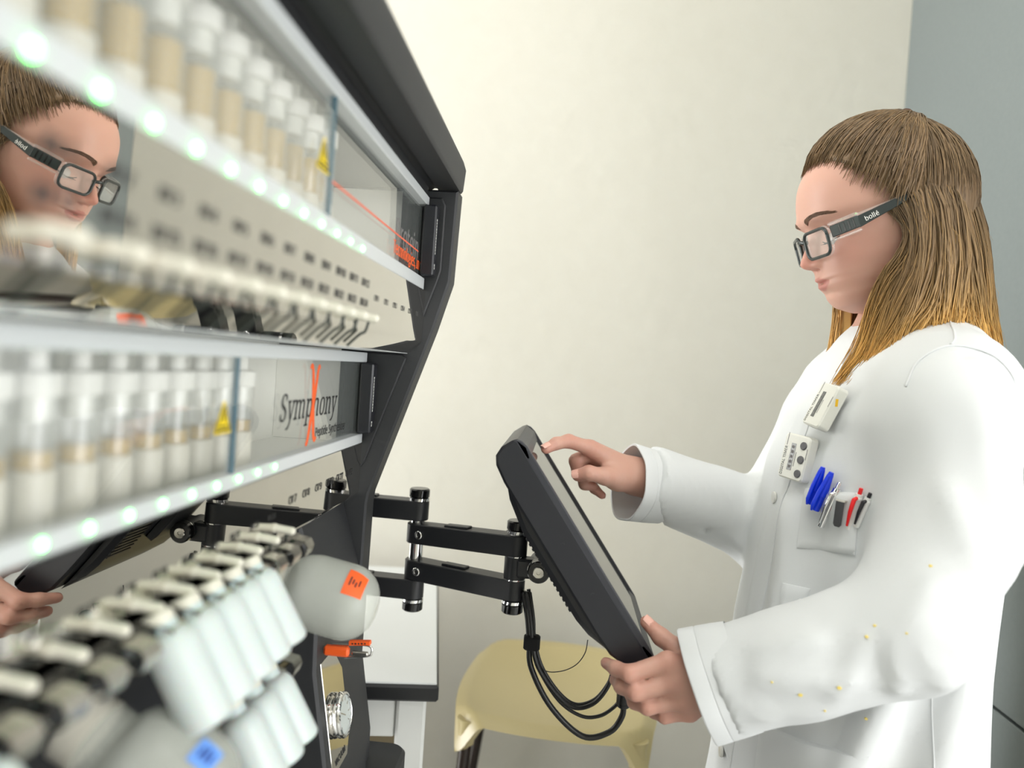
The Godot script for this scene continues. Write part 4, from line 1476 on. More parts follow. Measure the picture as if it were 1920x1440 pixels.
func nails() -> void:
	var nm := mat(Color(0.90, 0.70, 0.64), 0.25)
	# thumb nails and the far index nail: thin curved plates on the back of the fingertip
	for q in [[near_thumb[3], near_thumb[2], V(0.60, 0.45, 0.65)], [far_thumb[3], far_thumb[2], V(-0.15, 0.35, 0.92)], [far_fingers[0][3], far_fingers[0][2], V(-0.35, 0.80, 0.45)]]:
		var d: Vector3 = (q[0] - q[1]).normalized()
		var n: Vector3 = q[2] - d * d.dot(q[2])
		n = n.normalized()
		var s := d.cross(n)
		var g := G.new()
		for lay in 2:
			for i in 6:
				for j in 7:
					var a := lerpf(-0.85, 0.85, j / 6.0)
					var l := lerpf(-0.0055, 0.0052, i / 5.0) * (1.0 - 0.18 * a * a)
					g.p(q[0] + d * l + (n * cos(a) + s * sin(a)) * (0.0068 + 0.0003 - 0.0009 * lay - 0.0006 * maxf(0, l) / 0.005))
		for i in 5:
			for j in 6:
				var a := i * 7 + j
				g.quad(a, a + 1, a + 8, a + 7)
				g.quad(42 + a, 42 + a + 7, 42 + a + 8, 42 + a + 1)
		put(g, "nail", nm, who, 60)

func face_parts() -> void:
	var rng := RandomNumberGenerator.new()
	rng.seed = 77
	for s in [-1, 1]:
		# eyebrow: short hairs on the brow
		var g := G.new()
		for i in 240:
			var t := rng.randf()
			var q := lerpf(0.012, 0.046, t)
			var u := 0.0105 + 0.0075 * sin(t * 2.3) - 0.0035 * t + rng.randf_range(-0.0030, 0.0030) * (1 - 0.6 * t)
			var a := surf(q * s, u)
			var b := surf((q + 0.0052) * s, u + 0.0022 - 0.0035 * t)
			tube(g, [a, a.lerp(b, 0.5) + HF * 0.0006, b + HF * 0.0003], [0.00042, 0.00036, 0.0001], 3)
		put(g, "eyebrow", mat(Color(0.36, 0.25, 0.17), 0.6), who, 180)
		# lowered lid's lashes and the eye below them
		g = G.new()
		var row := []
		for i in 12:
			var t := i / 11.0
			row.append(surf(lerpf(0.0185, 0.0425, t) * s, -0.0150 - 0.0030 * sin(t * PI)) + HF * 0.0003)
		tube(g, row, 0.0006, 4)
		for i in 22:
			var t := rng.randf()
			var a := surf(lerpf(0.0185, 0.0425, t) * s, -0.0150 - 0.0030 * sin(t * PI))
			tube(g, [a, a + HF * 0.003 - HU * 0.0012 + V(0, 0, s * (t - 0.4) * 0.002), a + HF * 0.0058 - HU * 0.0008 + V(0, 0, s * (t - 0.4) * 0.004)], [0.0003, 0.0002, 0.0001], 3)
		put(g, "eyelashes", mat(Color(0.12, 0.09, 0.08), 0.6), who, 180)
		g = G.new()
		var c := surf(0.030 * s, -0.0172) - HF * 0.0100
		lathe(g, [Vector2(0, -0.0108), Vector2(0.0055, -0.0093), Vector2(0.0094, -0.0054), Vector2(0.0108, 0), Vector2(0.0094, 0.0054), Vector2(0.0055, 0.0093), Vector2(0, 0.0108)], 16, along(HU, c))
		put(g, "eye", mat(Color(0.75, 0.72, 0.70), 0.15), who, 180)

# a point of the face for a side offset and a height
func surf(s: float, u: float) -> Vector3:
	var lo := 0.0
	var hi := 1.5
	for i in 22:
		var m := (lo + hi) / 2
		if face_point(u, m).z < absf(s): lo = m
		else: hi = m
	var p := face_point(u, lo)
	return hd(p.x, p.y, p.z * signf(s))

func coat() -> void:
	var cloth := grain(mat(Color(0.86, 0.87, 0.875), 0.85), noise_tex(0.08, 41, true, null, 5.0, 256), 45.0, 0.12)
	cloth.rim_enabled = true
	cloth.rim = 0.15
	sleeve_n = [[V(0.405, 1.325, -0.935), V(0.408, 1.300, -0.850), 0.060, 0.062, 0.05], [V(0.396, 1.290, -0.835), SHOULDER_N, 0.064, 0.063, 0.05], [SHOULDER_N, V(0.384, 1.17, -0.772), 0.063, 0.059, 0.02], [V(0.384, 1.17, -0.772), ELBOW_N, 0.059, 0.058, 0.018], [ELBOW_N, V(0.2470, 1.0346, -0.7560), 0.057, 0.052, 0.014], [V(0.2470, 1.0346, -0.7560), WRIST_N, 0.052, 0.052, 0.012]]
	sleeve_f = [[V(0.405, 1.325, -0.935), V(0.392, 1.290, -1.02), 0.060, 0.062, 0.05], [V(0.392, 1.285, -1.02), SHOULDER_F, 0.066, 0.066, 0.05], [SHOULDER_F, ELBOW_F, 0.066, 0.056, 0.03], [ELBOW_F, WRIST_F, 0.056, 0.044, 0.02]]
	# folds: ridge lines [from, to, width, height]
	folds = [
		[V(0.316, 1.108, -0.694), V(0.372, 1.078, -0.684), 0.0085, 0.0060],      # creases fanning from the inside of the elbow
		[V(0.312, 1.098, -0.692), V(0.356, 1.042, -0.686), 0.0085, 0.0055],
		[V(0.300, 1.092, -0.692), V(0.316, 1.022, -0.690), 0.0090, 0.0050],
		[V(0.284, 1.086, -0.696), V(0.262, 1.020, -0.698), 0.0090, 0.0045],
		[V(0.322, 1.118, -0.696), V(0.384, 1.116, -0.694), 0.0085, 0.0060],
		[V(0.326, 1.132, -0.700), V(0.384, 1.152, -0.704), 0.0090, 0.0050],
		[V(0.345, 1.235, -0.724), V(0.395, 1.110, -0.704), 0.0130, 0.0050],      # long folds down the upper arm
		[V(0.385, 1.300, -0.742), V(0.420, 1.130, -0.712), 0.0150, 0.0050],
		[V(0.415, 1.310, -0.752), V(0.440, 1.150, -0.738), 0.0130, 0.0040],
		[V(0.285, 1.040, -0.694), V(0.195, 1.030, -0.716), 0.0110, 0.0050],      # and along the forearm
		[V(0.300, 1.012, -0.694), V(0.200, 0.985, -0.712), 0.0110, 0.0050],
		[V(0.250, 1.075, -0.706), V(0.190, 1.050, -0.722), 0.0100, 0.0040],
		[V(0.395, 1.345, -0.775), V(0.450, 1.300, -0.770), 0.006, -0.0041],    # shoulder seam
		[V(0.395, 1.345, -0.775), V(0.345, 1.300, -0.762), 0.006, -0.0041],
		[V(0.360, 1.060, -0.776), V(0.300, 0.900, -0.775), 0.014, 0.0189],     # long pleats below the arm
		[V(0.385, 1.040, -0.776), V(0.345, 0.860, -0.770), 0.014, -0.0162],
		[V(0.430, 1.080, -0.790), V(0.385, 0.860, -0.770), 0.016, 0.0135],
		[V(0.465, 1.100, -0.810), V(0.450, 0.860, -0.790), 0.018, -0.0081],
		[V(0.260, 1.170, -0.870), V(0.245, 1.000, -0.850), 0.016, 0.0135],
		[V(0.275, 1.160, -0.830), V(0.275, 1.020, -0.810), 0.016, -0.0135],
		[V(0.290, 1.080, -1.000), V(0.230, 1.100, -0.985), 0.012, 0.0108],
		[V(0.215, 1.150, -0.985), V(0.190, 1.110, -0.985), 0.010, -0.0095],
		[V(0.255, 1.165, -1.000), V(0.225, 1.100, -0.990), 0.011, 0.0081],
		[V(0.300, 1.200, -1.010), V(0.260, 1.130, -1.010), 0.014, 0.0108],
	]
	var g := G.new()
	nets(g, coat_d, V(0.07, 0.54, -1.16), V(0.58, 1.42, -0.66), 0.0065)
	var c := put(g, "lab_coat", cloth, who, 180)
	# open cuffs
	for q in [[V(0.1980, 1.0110, -0.7680), V(0.1560, 0.9915, -0.7745), 0.0545, 0.0560, 0.046, V(-0.42, 0.905, 0)], [V(0.1330, 1.1580, -0.9880), V(0.0900, 1.1640, -0.9680), 0.0450, 0.0470, 0.040, V(0.12, 0.99, 0.0)]]:
		var ax: Vector3 = (q[1] - q[0]).normalized()
		var up: Vector3 = (q[5] - ax * ax.dot(q[5])).normalized()
		var sd := ax.cross(up)
		var cg := G.new()
		var N := 48
		var rows := []
		var prof := [[0.0, 0.0], [0.3, 0.001], [0.62, 0.0015], [0.64, 0.0005], [0.66, 0.0015], [0.97, 0.002], [1.0, 0.001], [0.99, -0.001], [0.6, -0.0022], [0.0, -0.004]]
		for pr in prof:
			var ring := []
			for k in N:
				var a := TAU * k / N
				var wob: float = 1.0 + 0.035 * sin(a * 3 + 0.5) * pr[0] + 0.018 * sin(a * 7 + 1.0) * pr[0]
				var ru: float = (lerpf(q[2], q[3], pr[0]) + pr[1]) * wob
				var rs: float = (q[4] + pr[1]) * wob
				ring.append(cg.p((q[0] as Vector3).lerp(q[1], pr[0]) + up * cos(a) * ru + sd * sin(a) * rs))
			rows.append(ring)
		for i in rows.size() - 1:
			for k in N: cg.quad(rows[i][k], rows[i + 1][k], rows[i + 1][(k + 1) % N], rows[i][(k + 1) % N])
		put(cg, "cuff", cloth, c, 60)
	# pockets, placket and lapels: cloth laid on the coat
	coat_seams(c, cloth)
	# trousers and shoes
	g = G.new()
	var tr := [[V(0.375, 0.89, -0.88), V(0.370, 0.47, -0.87), 0.092, 0.068, 0.04], [V(0.370, 0.47, -0.87), V(0.385, 0.07, -0.87), 0.068, 0.060, 0.02], [V(0.375, 0.89, -1.0), V(0.385, 0.47, -1.01), 0.092, 0.068, 0.04], [V(0.385, 0.47, -1.01), V(0.42, 0.07, -1.02), 0.068, 0.060, 0.02]]
	var bb := bounds(tr, 0.02)
	nets(g, func(p: Vector3) -> float: return maxf(chain_d(p, tr), 0.045 - p.y), bb[0], bb[1], 0.014)
	put(g, "trousers", mat(Color(0.14, 0.16, 0.22), 0.85), who, 180)
	for k in 2:
		g = G.new()
		var sh := [[V(0.400, 0.045, -0.87), V(0.240, 0.040, -0.86), 0.045, 0.036, 0.02], [V(0.400, 0.065, -0.87), V(0.33, 0.065, -0.865), 0.042, 0.040, 0.02]] if k == 0 else [[V(0.435, 0.045, -1.02), V(0.275, 0.040, -1.03), 0.045, 0.036, 0.02], [V(0.435, 0.065, -1.02), V(0.365, 0.065, -1.025), 0.042, 0.040, 0.02]]
		bb = bounds(sh, 0.02)
		nets(g, func(p: Vector3) -> float: return maxf(chain_d(p, sh), 0.002 - p.y), bb[0], bb[1], 0.008)
		put(g, "shoe", mat(Color(0.08, 0.08, 0.09), 0.5), who, 180)

# where a straight line meets the coat
func onto_coat(o: Vector3, d: Vector3, off: float) -> Vector3:
	d = d.normalized()
	var p := o
	for i in 60:
		var e := coat_d(p) - off
		if e < 0.0002: break
		p += d * clampf(e * 0.7, 0.0002, 0.02)
	return p

# a sheet of cloth between four corner points (a b below, c d above), laid on the coat along d
func drape(called: String, corners: Array, dir: Vector3, thick: float, nu: int, nv: int, m: Material, parent: Node3D, lift: Callable = func(_u: float, _v: float) -> float: return 0.0) -> MeshInstance3D:
	var g := G.new()
	for lay in 2:
		for i in nu + 1:
			for j in nv + 1:
				var u := i / float(nu)
				var v := j / float(nv)
				var p: Vector3 = (corners[0] as Vector3).lerp(corners[1], u).lerp((corners[2] as Vector3).lerp(corners[3], u), v)
				var edge := 1.0 if i > 0 and i < nu and j > 0 and j < nv else 0.35
				g.p(onto_coat(p - dir * 0.06, dir, thick * edge + lift.call(u, v) if lay == 0 else -0.002))
	var K := (nu + 1) * (nv + 1)
	for i in nu:
		for j in nv:
			var a := i * (nv + 1) + j
			g.quad(a, a + nv + 1, a + nv + 2, a + 1)
			g.quad(K + a, K + a + 1, K + a + nv + 2, K + a + nv + 1)
	for i in nu:
		var a := i * (nv + 1)
		g.quad(a + nv + 1, a, K + a, K + a + nv + 1)
		a += nv
		g.quad(a, a + nv + 1, K + a + nv + 1, K + a)
	for j in nv:
		var a := j
		g.quad(a, a + 1, K + a + 1, K + a)
		a = nu * (nv + 1) + j
		g.quad(a + 1, a, K + a, K + a + 1)
	return put(g, called, m, parent, 50)


# ---------------------------------------------------------------- hair
var NEAR_HAIR := [
	[V(0.3381, 1.4967, -0.8600), V(0.3540, 1.4768, -0.8530), V(0.3526, 1.4557, -0.8520), V(0.3370, 1.4285, -0.8560), V(0.3299, 1.3923, -0.8660), V(0.3235, 1.3511, -0.8700), V(0.3047, 1.3088, -0.8760)],
	[V(0.3401, 1.5225, -0.8560), V(0.3570, 1.4837, -0.8440), V(0.3601, 1.4407, -0.8430), V(0.3470, 1.3976, -0.8480), V(0.3389, 1.3601, -0.8540), V(0.3285, 1.3306, -0.8560), V(0.3144, 1.3085, -0.8620)],
	[V(0.3501, 1.5609, -0.8700), V(0.3667, 1.5060, -0.8420), V(0.3730, 1.4461, -0.8380), V(0.3674, 1.3954, -0.8420), V(0.3568, 1.3709, -0.8440), V(0.3463, 1.3475, -0.8420), V(0.3364, 1.3295, -0.8440)],
	[V(0.3629, 1.5916, -0.8980), V(0.3918, 1.5243, -0.8540), V(0.4047, 1.4545, -0.8440), V(0.4064, 1.4139, -0.8460), V(0.4067, 1.3915, -0.8480), V(0.4100, 1.3760, -0.8560), V(0.4150, 1.3660, -0.8640)],
	[V(0.3743, 1.6059, -0.9230), V(0.4202, 1.5500, -0.8940), V(0.4454, 1.4813, -0.8840), V(0.4576, 1.4320, -0.8840), V(0.4675, 1.3949, -0.8900), V(0.4762, 1.3720, -0.8960), V(0.4831, 1.3545, -0.9000)],
	[V(0.3808, 1.6162, -0.9450), V(0.4431, 1.5772, -0.9450), V(0.4814, 1.5074, -0.9500), V(0.4935, 1.4460, -0.9540), V(0.5031, 1.4022, -0.9560), V(0.5103, 1.3707, -0.9580), V(0.5156, 1.3452, -0.9600)],
]

func far_hair() -> Array:
	var r := []
	for i in 6:
		var l := []
		for k in 7:
			var p: Vector3 = NEAR_HAIR[i][k]
			if i < 5: p.z = 2 * HEAD.z - p.z
			if i < 3 and k > 3: p.x = lerpf(p.x, p.x + 0.010, (k - 3) / 3.0)
			l.append(p)
		r.append(l)
	return r

func guide(set_: Array, t: float, s: float) -> Vector3:
	var i := clampi(int(t), 0, set_.size() - 2)
	var f := t - i
	var k := clampi(int(s * 6), 0, 5)
	var q := s * 6 - k
	var pts := []
	for gd in [clampi(i - 1, 0, 5), i, i + 1, clampi(i + 2, 0, 5)]:
		var l: Array = set_[gd]
		pts.append((l[k] as Vector3).cubic_interpolate(l[k + 1], l[maxi(k - 1, 0)], l[mini(k + 2, 6)], q))
	return (pts[1] as Vector3).cubic_interpolate(pts[2], pts[0], pts[3], f)

func hair_color(s: float, tone: float) -> Color:
	var root := Color(0.47, 0.385, 0.285)
	var mid := Color(0.60, 0.48, 0.32)
	var tip := Color(0.87, 0.68, 0.38)
	var c := root.lerp(mid, smoothstep(0.15, 0.55, s)).lerp(tip, smoothstep(0.42, 0.85, s))
	return (c * (0.82 + 0.36 * tone)).srgb_to_linear()

func skull(p: Vector3, off: float) -> Vector3:
	# head axes; pushed out to the scalp plus off
	var c := V(0.000, 0.010, 0)
	var q := p - c
	var k := (q / V(0.1005 if q.x > 0 else 0.0950, 0.0955, 0.0785)).length()
	return c + q / k + q.normalized() * off

func hair() -> void:
	var rng := RandomNumberGenerator.new()
	rng.seed = 5
	var hm := mat(Color(1, 1, 1), 0.42)
	hm.vertex_color_use_as_albedo = true
	hm.metallic_specular = 0.45
	# scalp hair as a cap, and the hanging lengths as a thick fall, under the strands
	var line := [[0.012, -0.012], [0.030, 0.020], [0.048, 0.040], [0.064, 0.058], [0.078, 0.068]]
	var cap := head_grid(func(p: Vector3) -> Vector3:
		var uh: float = curve(line, p.x) if p.x > 0.012 else lerpf(-0.012, -0.075, smoothstep(0.012, -0.01, p.x))
		var m := smoothstep(uh + 0.006, uh + 0.020, p.y)
		var n := (p - V(0, 0.0, 0)).normalized()
		return p + n * lerpf(-0.004, 0.0035, m))
	for i in cap.c.size(): cap.c[i] = hair_color(0.12, 0.4)
	var hair_node := put(cap, "hair", hm, who, 180)
	for side in 2:
		var set_: Array = NEAR_HAIR if side == 0 else far_hair()
		var g := G.new()
		g.colored = true
		var NT := 200
		var NS := 30
		for lay in 2:
			for i in NT + 1:
				for k in NS + 1:
					var s := k / float(NS)
					var p := guide(set_, i * 5.0 / NT, s * 0.97)
					var inn := (V(0.40, p.y, -0.935) - p).normalized()
					g.col = hair_color(s, 0.15 + 0.6 * fposmod(sin(i * 12.9898) * 43758.5453, 1.0))
					g.p(p + inn * (0.0040 + 0.012 * lay + 0.0016 * sin(i * 2.4 + s * 3.0) + 0.0012 * sin(i * 0.9 - s * 5.0)))
		var K := (NT + 1) * (NS + 1)
		for i in NT:
			for k in NS:
				var a := i * (NS + 1) + k
				g.quad(a, a + 1, a + NS + 2, a + NS + 1)
				g.quad(K + a, K + a + NS + 1, K + a + NS + 2, K + a + 1)
		for k in NS:
			g.quad(k + 1, k, K + k, K + k + 1)
			var a := NT * (NS + 1) + k
			g.quad(a, a + 1, K + a + 1, K + a)
		for i in NT:
			var a := i * (NS + 1)
			g.quad(a, a + NS + 1, K + a + NS + 1, K + a)
			a += NS
			g.quad(a + NS + 1, a, K + a, K + a + NS + 1)
		put(g, "hair_fall", hm, hair_node, 180)
		# strands of the hanging lengths
		g = G.new()
		g.colored = true
		for n in (3300 if side == 0 else 1600):
			var t := rng.randf() * 5.0 if n % 3 else rng.randf_range(3.4, 5.0)
			var tone := rng.randf()
			var ends := rng.randf_range(0.86, 1.04)
			var lock := floorf(t * 7.0)
			var depth := rng.randf_range(-0.003, 0.007)
			var wave := rng.randf() * TAU
			var spread := rng.randf_range(-1.0, 1.0)
			var pts := []
			var rad := []
			var cols := []
			var M_ := 13
			for k in M_ + 1:
				var s := k / float(M_) * ends
				# strands gather into locks towards the tips
				var tt := lerpf(t, (lock + 0.5) / 7.0 + spread * 0.05, smoothstep(0.25, 0.9, s) * 0.75)
				var p := guide(set_, clampf(tt, 0, 4.999), minf(s, 1.0))
				if s > 1.0: p += (guide(set_, clampf(tt, 0, 4.999), 1.0) - guide(set_, clampf(tt, 0, 4.999), 0.95)) * (s - 1.0) * 20.0
				var inn := (V(0.40, p.y, -0.935) - p).normalized()
				var lat := inn.cross(V(0, 1, 0)).normalized()
				p += inn * (depth + 0.0025 * sin(wave + s * 7.0 + lock)) + lat * (0.0030 * sin(wave + s * 9.0) + spread * 0.004 * s + 0.0045 * s * sin(lock * 2.3 + s * 5.0))
				pts.append(p)
				rad.append(lerpf(0.00075, 0.00028, s * s))
			var v0 := g.v.size()
			tube(g, pts, rad, 3)
			for i in range(v0, g.v.size()): g.c[i] = hair_color(clampf((i - v0) / 3 / float(M_), 0, 1) * ends, tone)
		var st := put(g, "strands", hm, hair_node, 180)
		st.set_meta("kind", "stuff")
	# strands drawn back over the scalp from the hairline to the tie
	var g := G.new()
	g.colored = true
	var tie := V(-0.043, 0.0945, 0)
	for n in 3200:
		var a := rng.randf_range(-1.0, 1.0)
		# along the hairline: brow middle to behind the temple
		var q := absf(a)
		var f := curve([[0.0, 0.080], [0.45, 0.066], [0.75, 0.042], [1.0, 0.014]], q)
		var u := curve([[0.0, 0.066], [0.45, 0.054], [0.75, 0.017], [1.0, -0.016]], q)
		var z := curve([[0.0, 0.0], [0.25, 0.022], [0.45, 0.040], [0.75, 0.062], [1.0, 0.0735]], q) * signf(a)
		var back := rng.randf() ** 1.5 * 0.55
		var p0 := V(f, u, z) + V(rng.randf_range(-0.008, 0.003), rng.randf_range(-0.001, 0.012), 0)
		var goal := tie + V(rng.randf_range(-0.012, 0.010), rng.randf_range(-0.004, 0.004), a * 0.022)
		var lift := rng.randf_range(0.002, 0.0075)
		var tone := rng.randf()
		var ph := rng.randf() * TAU
		var pts := []
		var rad := []
		for k in 11:
			var s := lerpf(back, 1.0, k / 10.0)
			var p := p0.lerp(goal, s) + V(0, 0, signf(a) * 0.010 * sin(s * PI) * q)
			var o := -0.0005 + lift * sin(minf(s * 1.35, 1.0) * PI * 0.62) + 0.004 * smoothstep(0.0, 0.4, s) * (1 - q * 0.6)
			p = skull(p, o + 0.0012 * sin(ph + s * 9.0))
			p.z += 0.0012 * sin(ph * 2.0 + s * 11.0)
			pts.append(hd(p.x, p.y, p.z))
			rad.append(lerpf(0.00010, 0.0007, smoothstep(0.0, 0.25, s)))
		var v0 := g.v.size()
		tube(g, pts, rad, 3)
		for i in range(v0, g.v.size()): g.c[i] = hair_color(0.22 + 0.12 * sin(ph), tone)
	var top := put(g, "strands", hm, hair_node, 180)
	top.set_meta("kind", "stuff")
	# strands fanning from the tie over the back of the head
	g = G.new()
	g.colored = true
	for n in 2400:
		var a := rng.randf_range(-1.0, 1.0) * 2.75
		var goal := V(-0.100 * cos(a) * 0.95, -0.045 + 0.03 * sin(absf(a)), 0.080 * sin(a))
		var p0 := tie + V(-0.010 * cos(a) + rng.randf_range(-0.006, 0.006), rng.randf_range(-0.002, 0.004), 0.020 * sin(a))
		if goal.x > 0.03: continue
		var tone := rng.randf()
		var ph := rng.randf() * TAU
		var lift := rng.randf_range(-0.0015, 0.0035)
		var pts := []
		var reach := rng.randf_range(0.55, 1.08)
		for k in 11:
			var s := k / 10.0 * reach
			var p := skull(p0.lerp(goal, s) + V(-0.012 * sin(s * PI) * cos(a), 0.010 * sin(s * PI), 0.016 * sin(s * PI) * sin(a)), lift + 0.0035 * sin(s * PI) + 0.0010 * sin(ph + s * 8.0))
			pts.append(hd(p.x, p.y, p.z + 0.0012 * sin(ph + s * 10.0)))
		var v0 := g.v.size()
		tube(g, pts, [0.0006, 0.0007, 0.0007, 0.0007, 0.0007, 0.0007, 0.0006, 0.0005, 0.0004, 0.0003, 0.00012], 3)
		for i in range(v0, g.v.size()): g.c[i] = hair_color(0.05 + 0.24 * (i - v0) / 33.0, tone)
	var crown := put(g, "strands", hm, hair_node, 180)
	crown.set_meta("kind", "stuff")
	# stray hairs
	g = G.new()
	g.colored = true
	for n in 70:
		var t := rng.randf() * 5.0
		var s0 := rng.randf_range(0.05, 0.75)
		var p := guide(NEAR_HAIR, t, s0)
		var o := (p - V(0.40, p.y - 0.03, -0.935)).normalized()
		var d := (guide(NEAR_HAIR, t, s0 + 0.1) - p).normalized()
		var l := rng.randf_range(0.015, 0.05)
		var pts := []
		for k in 6: pts.append(p + d * l * (k / 5.0) + o * (0.012 * sin(k / 5.0 * 2.0) * rng.randf_range(0.6, 1.0)))
		var v0 := g.v.size()
		tube(g, pts, 0.00013, 3)
		for i in range(v0, g.v.size()): g.c[i] = hair_color(0.62, 0.7)
	var fly := put(g, "strands", hm, hair_node, 180)
	fly.set_meta("kind", "stuff")
	g = G.new()
	var loop := []
	for k in 25:
		var a := TAU * k / 24.0
		loop.append(hd(-0.050 + 0.006 * cos(a) * 0.4, 0.1005 + 0.008 * cos(a), 0.014 * sin(a)))
	tube(g, loop, 0.0016, 6)
	put(g, "hair_tie", mat(Color(0.33, 0.2, 0.14), 0.7), hair_node, 180)

# ---------------------------------------------------------------- safety glasses
func glasses() -> void:
	var t := thing("safety_glasses", "dark framed safety glasses with clear side shields worn on the face", "glasses", hd(0.09, -0.03, 0))
	var dark := mat(Color(0.17, 0.20, 0.20), 0.22)
	var shell := glass(Color(0.95, 0.97, 0.97), 0.10)
	var pts_of := func(s: float, k: float, grow: float) -> Array:
		var l := []
		var shape := rrect(0.0465 + grow * 2, 0.0300 + grow * 2, 0.0085 + grow, 5)
		for q in shape:
			var x: float = q.x + 0.0325
			l.append(hd(0.1010 - 0.30 * (x - 0.010) * (0.35 + x * 6.0) - k, -0.0165 + q.y - 0.02 * (x - 0.03), s * x))
		l.append(l[0])
		return l
	for s in [-1, 1]:
		var g := G.new()
		tube(g, pts_of.call(s, 0.0, 0.0), 0.0019, 8)
		put(g, "lens_frame", dark, t, 180)
		g = G.new()
		tube(g, pts_of.call(s, 0.0030, 0.0012), 0.0013, 8)
		put(g, "inner_rim", shell, t, 180)
		g = G.new()
		var rim: Array = pts_of.call(s, 0.0, -0.001)
		for lay in 2:
			var m := Vector3.ZERO
			for q in rim: m += q
			g.p(m / rim.size() - HF * 0.0012 * lay)
			for q in rim: g.p(q - HF * 0.0012 * lay)
		var n := rim.size() + 1
		for k in rim.size() - 1:
			g.tri(0, k + 1, k + 2)
			g.tri(n, n + k + 2, n + k + 1)
		put(g, "lens", M.clear, t, 60)
		# hinge block with four slots, and the clear shield round it
		var a: Vector3 = hd(0.0855, -0.0095, s * 0.0580)
		var b: Vector3 = hd(0.0640, -0.0075, s * 0.0740)
		var d := (b - a).normalized()
		var up := (HU - d * d.dot(HU)).normalized()
		var o := d.cross(up) * (1.0 if d.cross(up).z * s > 0 else -1.0)
		g = G.new()
		box(g, a.lerp(b, 0.5), V(a.distance_to(b) + 0.004, 0.0130, 0.0030), 0.0008, Basis(d, up, d.cross(up)))
		put(g, "hinge_block", dark, t)
		g = G.new()
		for k in 4: box(g, a.lerp(b, 0.30 + 0.19 * k) + o * 0.0014, V(0.0018, 0.0100, 0.0010), 0.0003, Basis(d, up, d.cross(up)))
		put(g, "vent_slot", M.gloss_black, t)
		g = G.new()
		box(g, a.lerp(b, 0.5) + up * 0.0085, V(a.distance_to(b) + 0.006, 0.0035, 0.0045), 0.001, Basis(d, up, d.cross(up)))
		box(g, a.lerp(b, 0.5) - up * 0.0095, V(a.distance_to(b) + 0.004, 0.0030, 0.0045), 0.001, Basis(d, up, d.cross(up)))
		put(g, "side_shield", shell, t)
		# temple: deep at the hinge, thin behind
		var e: Vector3 = hd(0.0080, 0.0035, s * 0.0790)
		var td := (e - b).normalized()
		var tu := (HU - td * td.dot(HU)).normalized()
		g = G.new()
		var L := b.distance_to(e)
		prism(g, P([0, -0.0070, 0, 0.0055, L * 0.4, 0.0050, L, 0.0035, L, -0.0030, L * 0.5, -0.0050]), -0.0014, 0.0014, 0.0006, Transform3D(Basis(td, tu, td.cross(tu)), b))
		put(g, "temple", dark, t)
		g = G.new()
		prism(g, P([0, 0.0055, 0, 0.0085, L * 0.45, 0.0065, L * 0.9, 0.0040, L * 0.45, 0.0050]), -0.0018, 0.0018, 0.0004, Transform3D(Basis(td, tu, td.cross(tu)), b))
		put(g, "temple_edge", shell, t)
		var face := V(0, 0, s)
		var rd := td if s > 0 else -td
		text("bollé", 0.0050, b + td * L * 0.26 + tu * -0.0012 + td.cross(tu) * (0.0017 if td.cross(tu).z * s > 0 else -0.0017), rd, tu, M.white, t, "lettering", SANS, 0.0002)
	var g := G.new()
	tube(g, smooth_path([hd(0.0990, -0.0110, -0.0100), hd(0.1045, -0.0075, 0), hd(0.0990, -0.0110, 0.0100)], 5), 0.0022, 8)
	put(g, "bridge", dark, t, 180)

# ---------------------------------------------------------------- coat details and what the pockets hold
func seam(parent: Node3D, m: Material, pts: Array, dir: Vector3, r: float) -> void:
	var l := []
	for p in smooth_path(pts, 8): l.append(onto_coat(p - dir.normalized() * 0.05, dir, r * 0.2))
	var g := G.new()
	tube(g, l, r, 6)
	put(g, "seam", m, parent, 180)

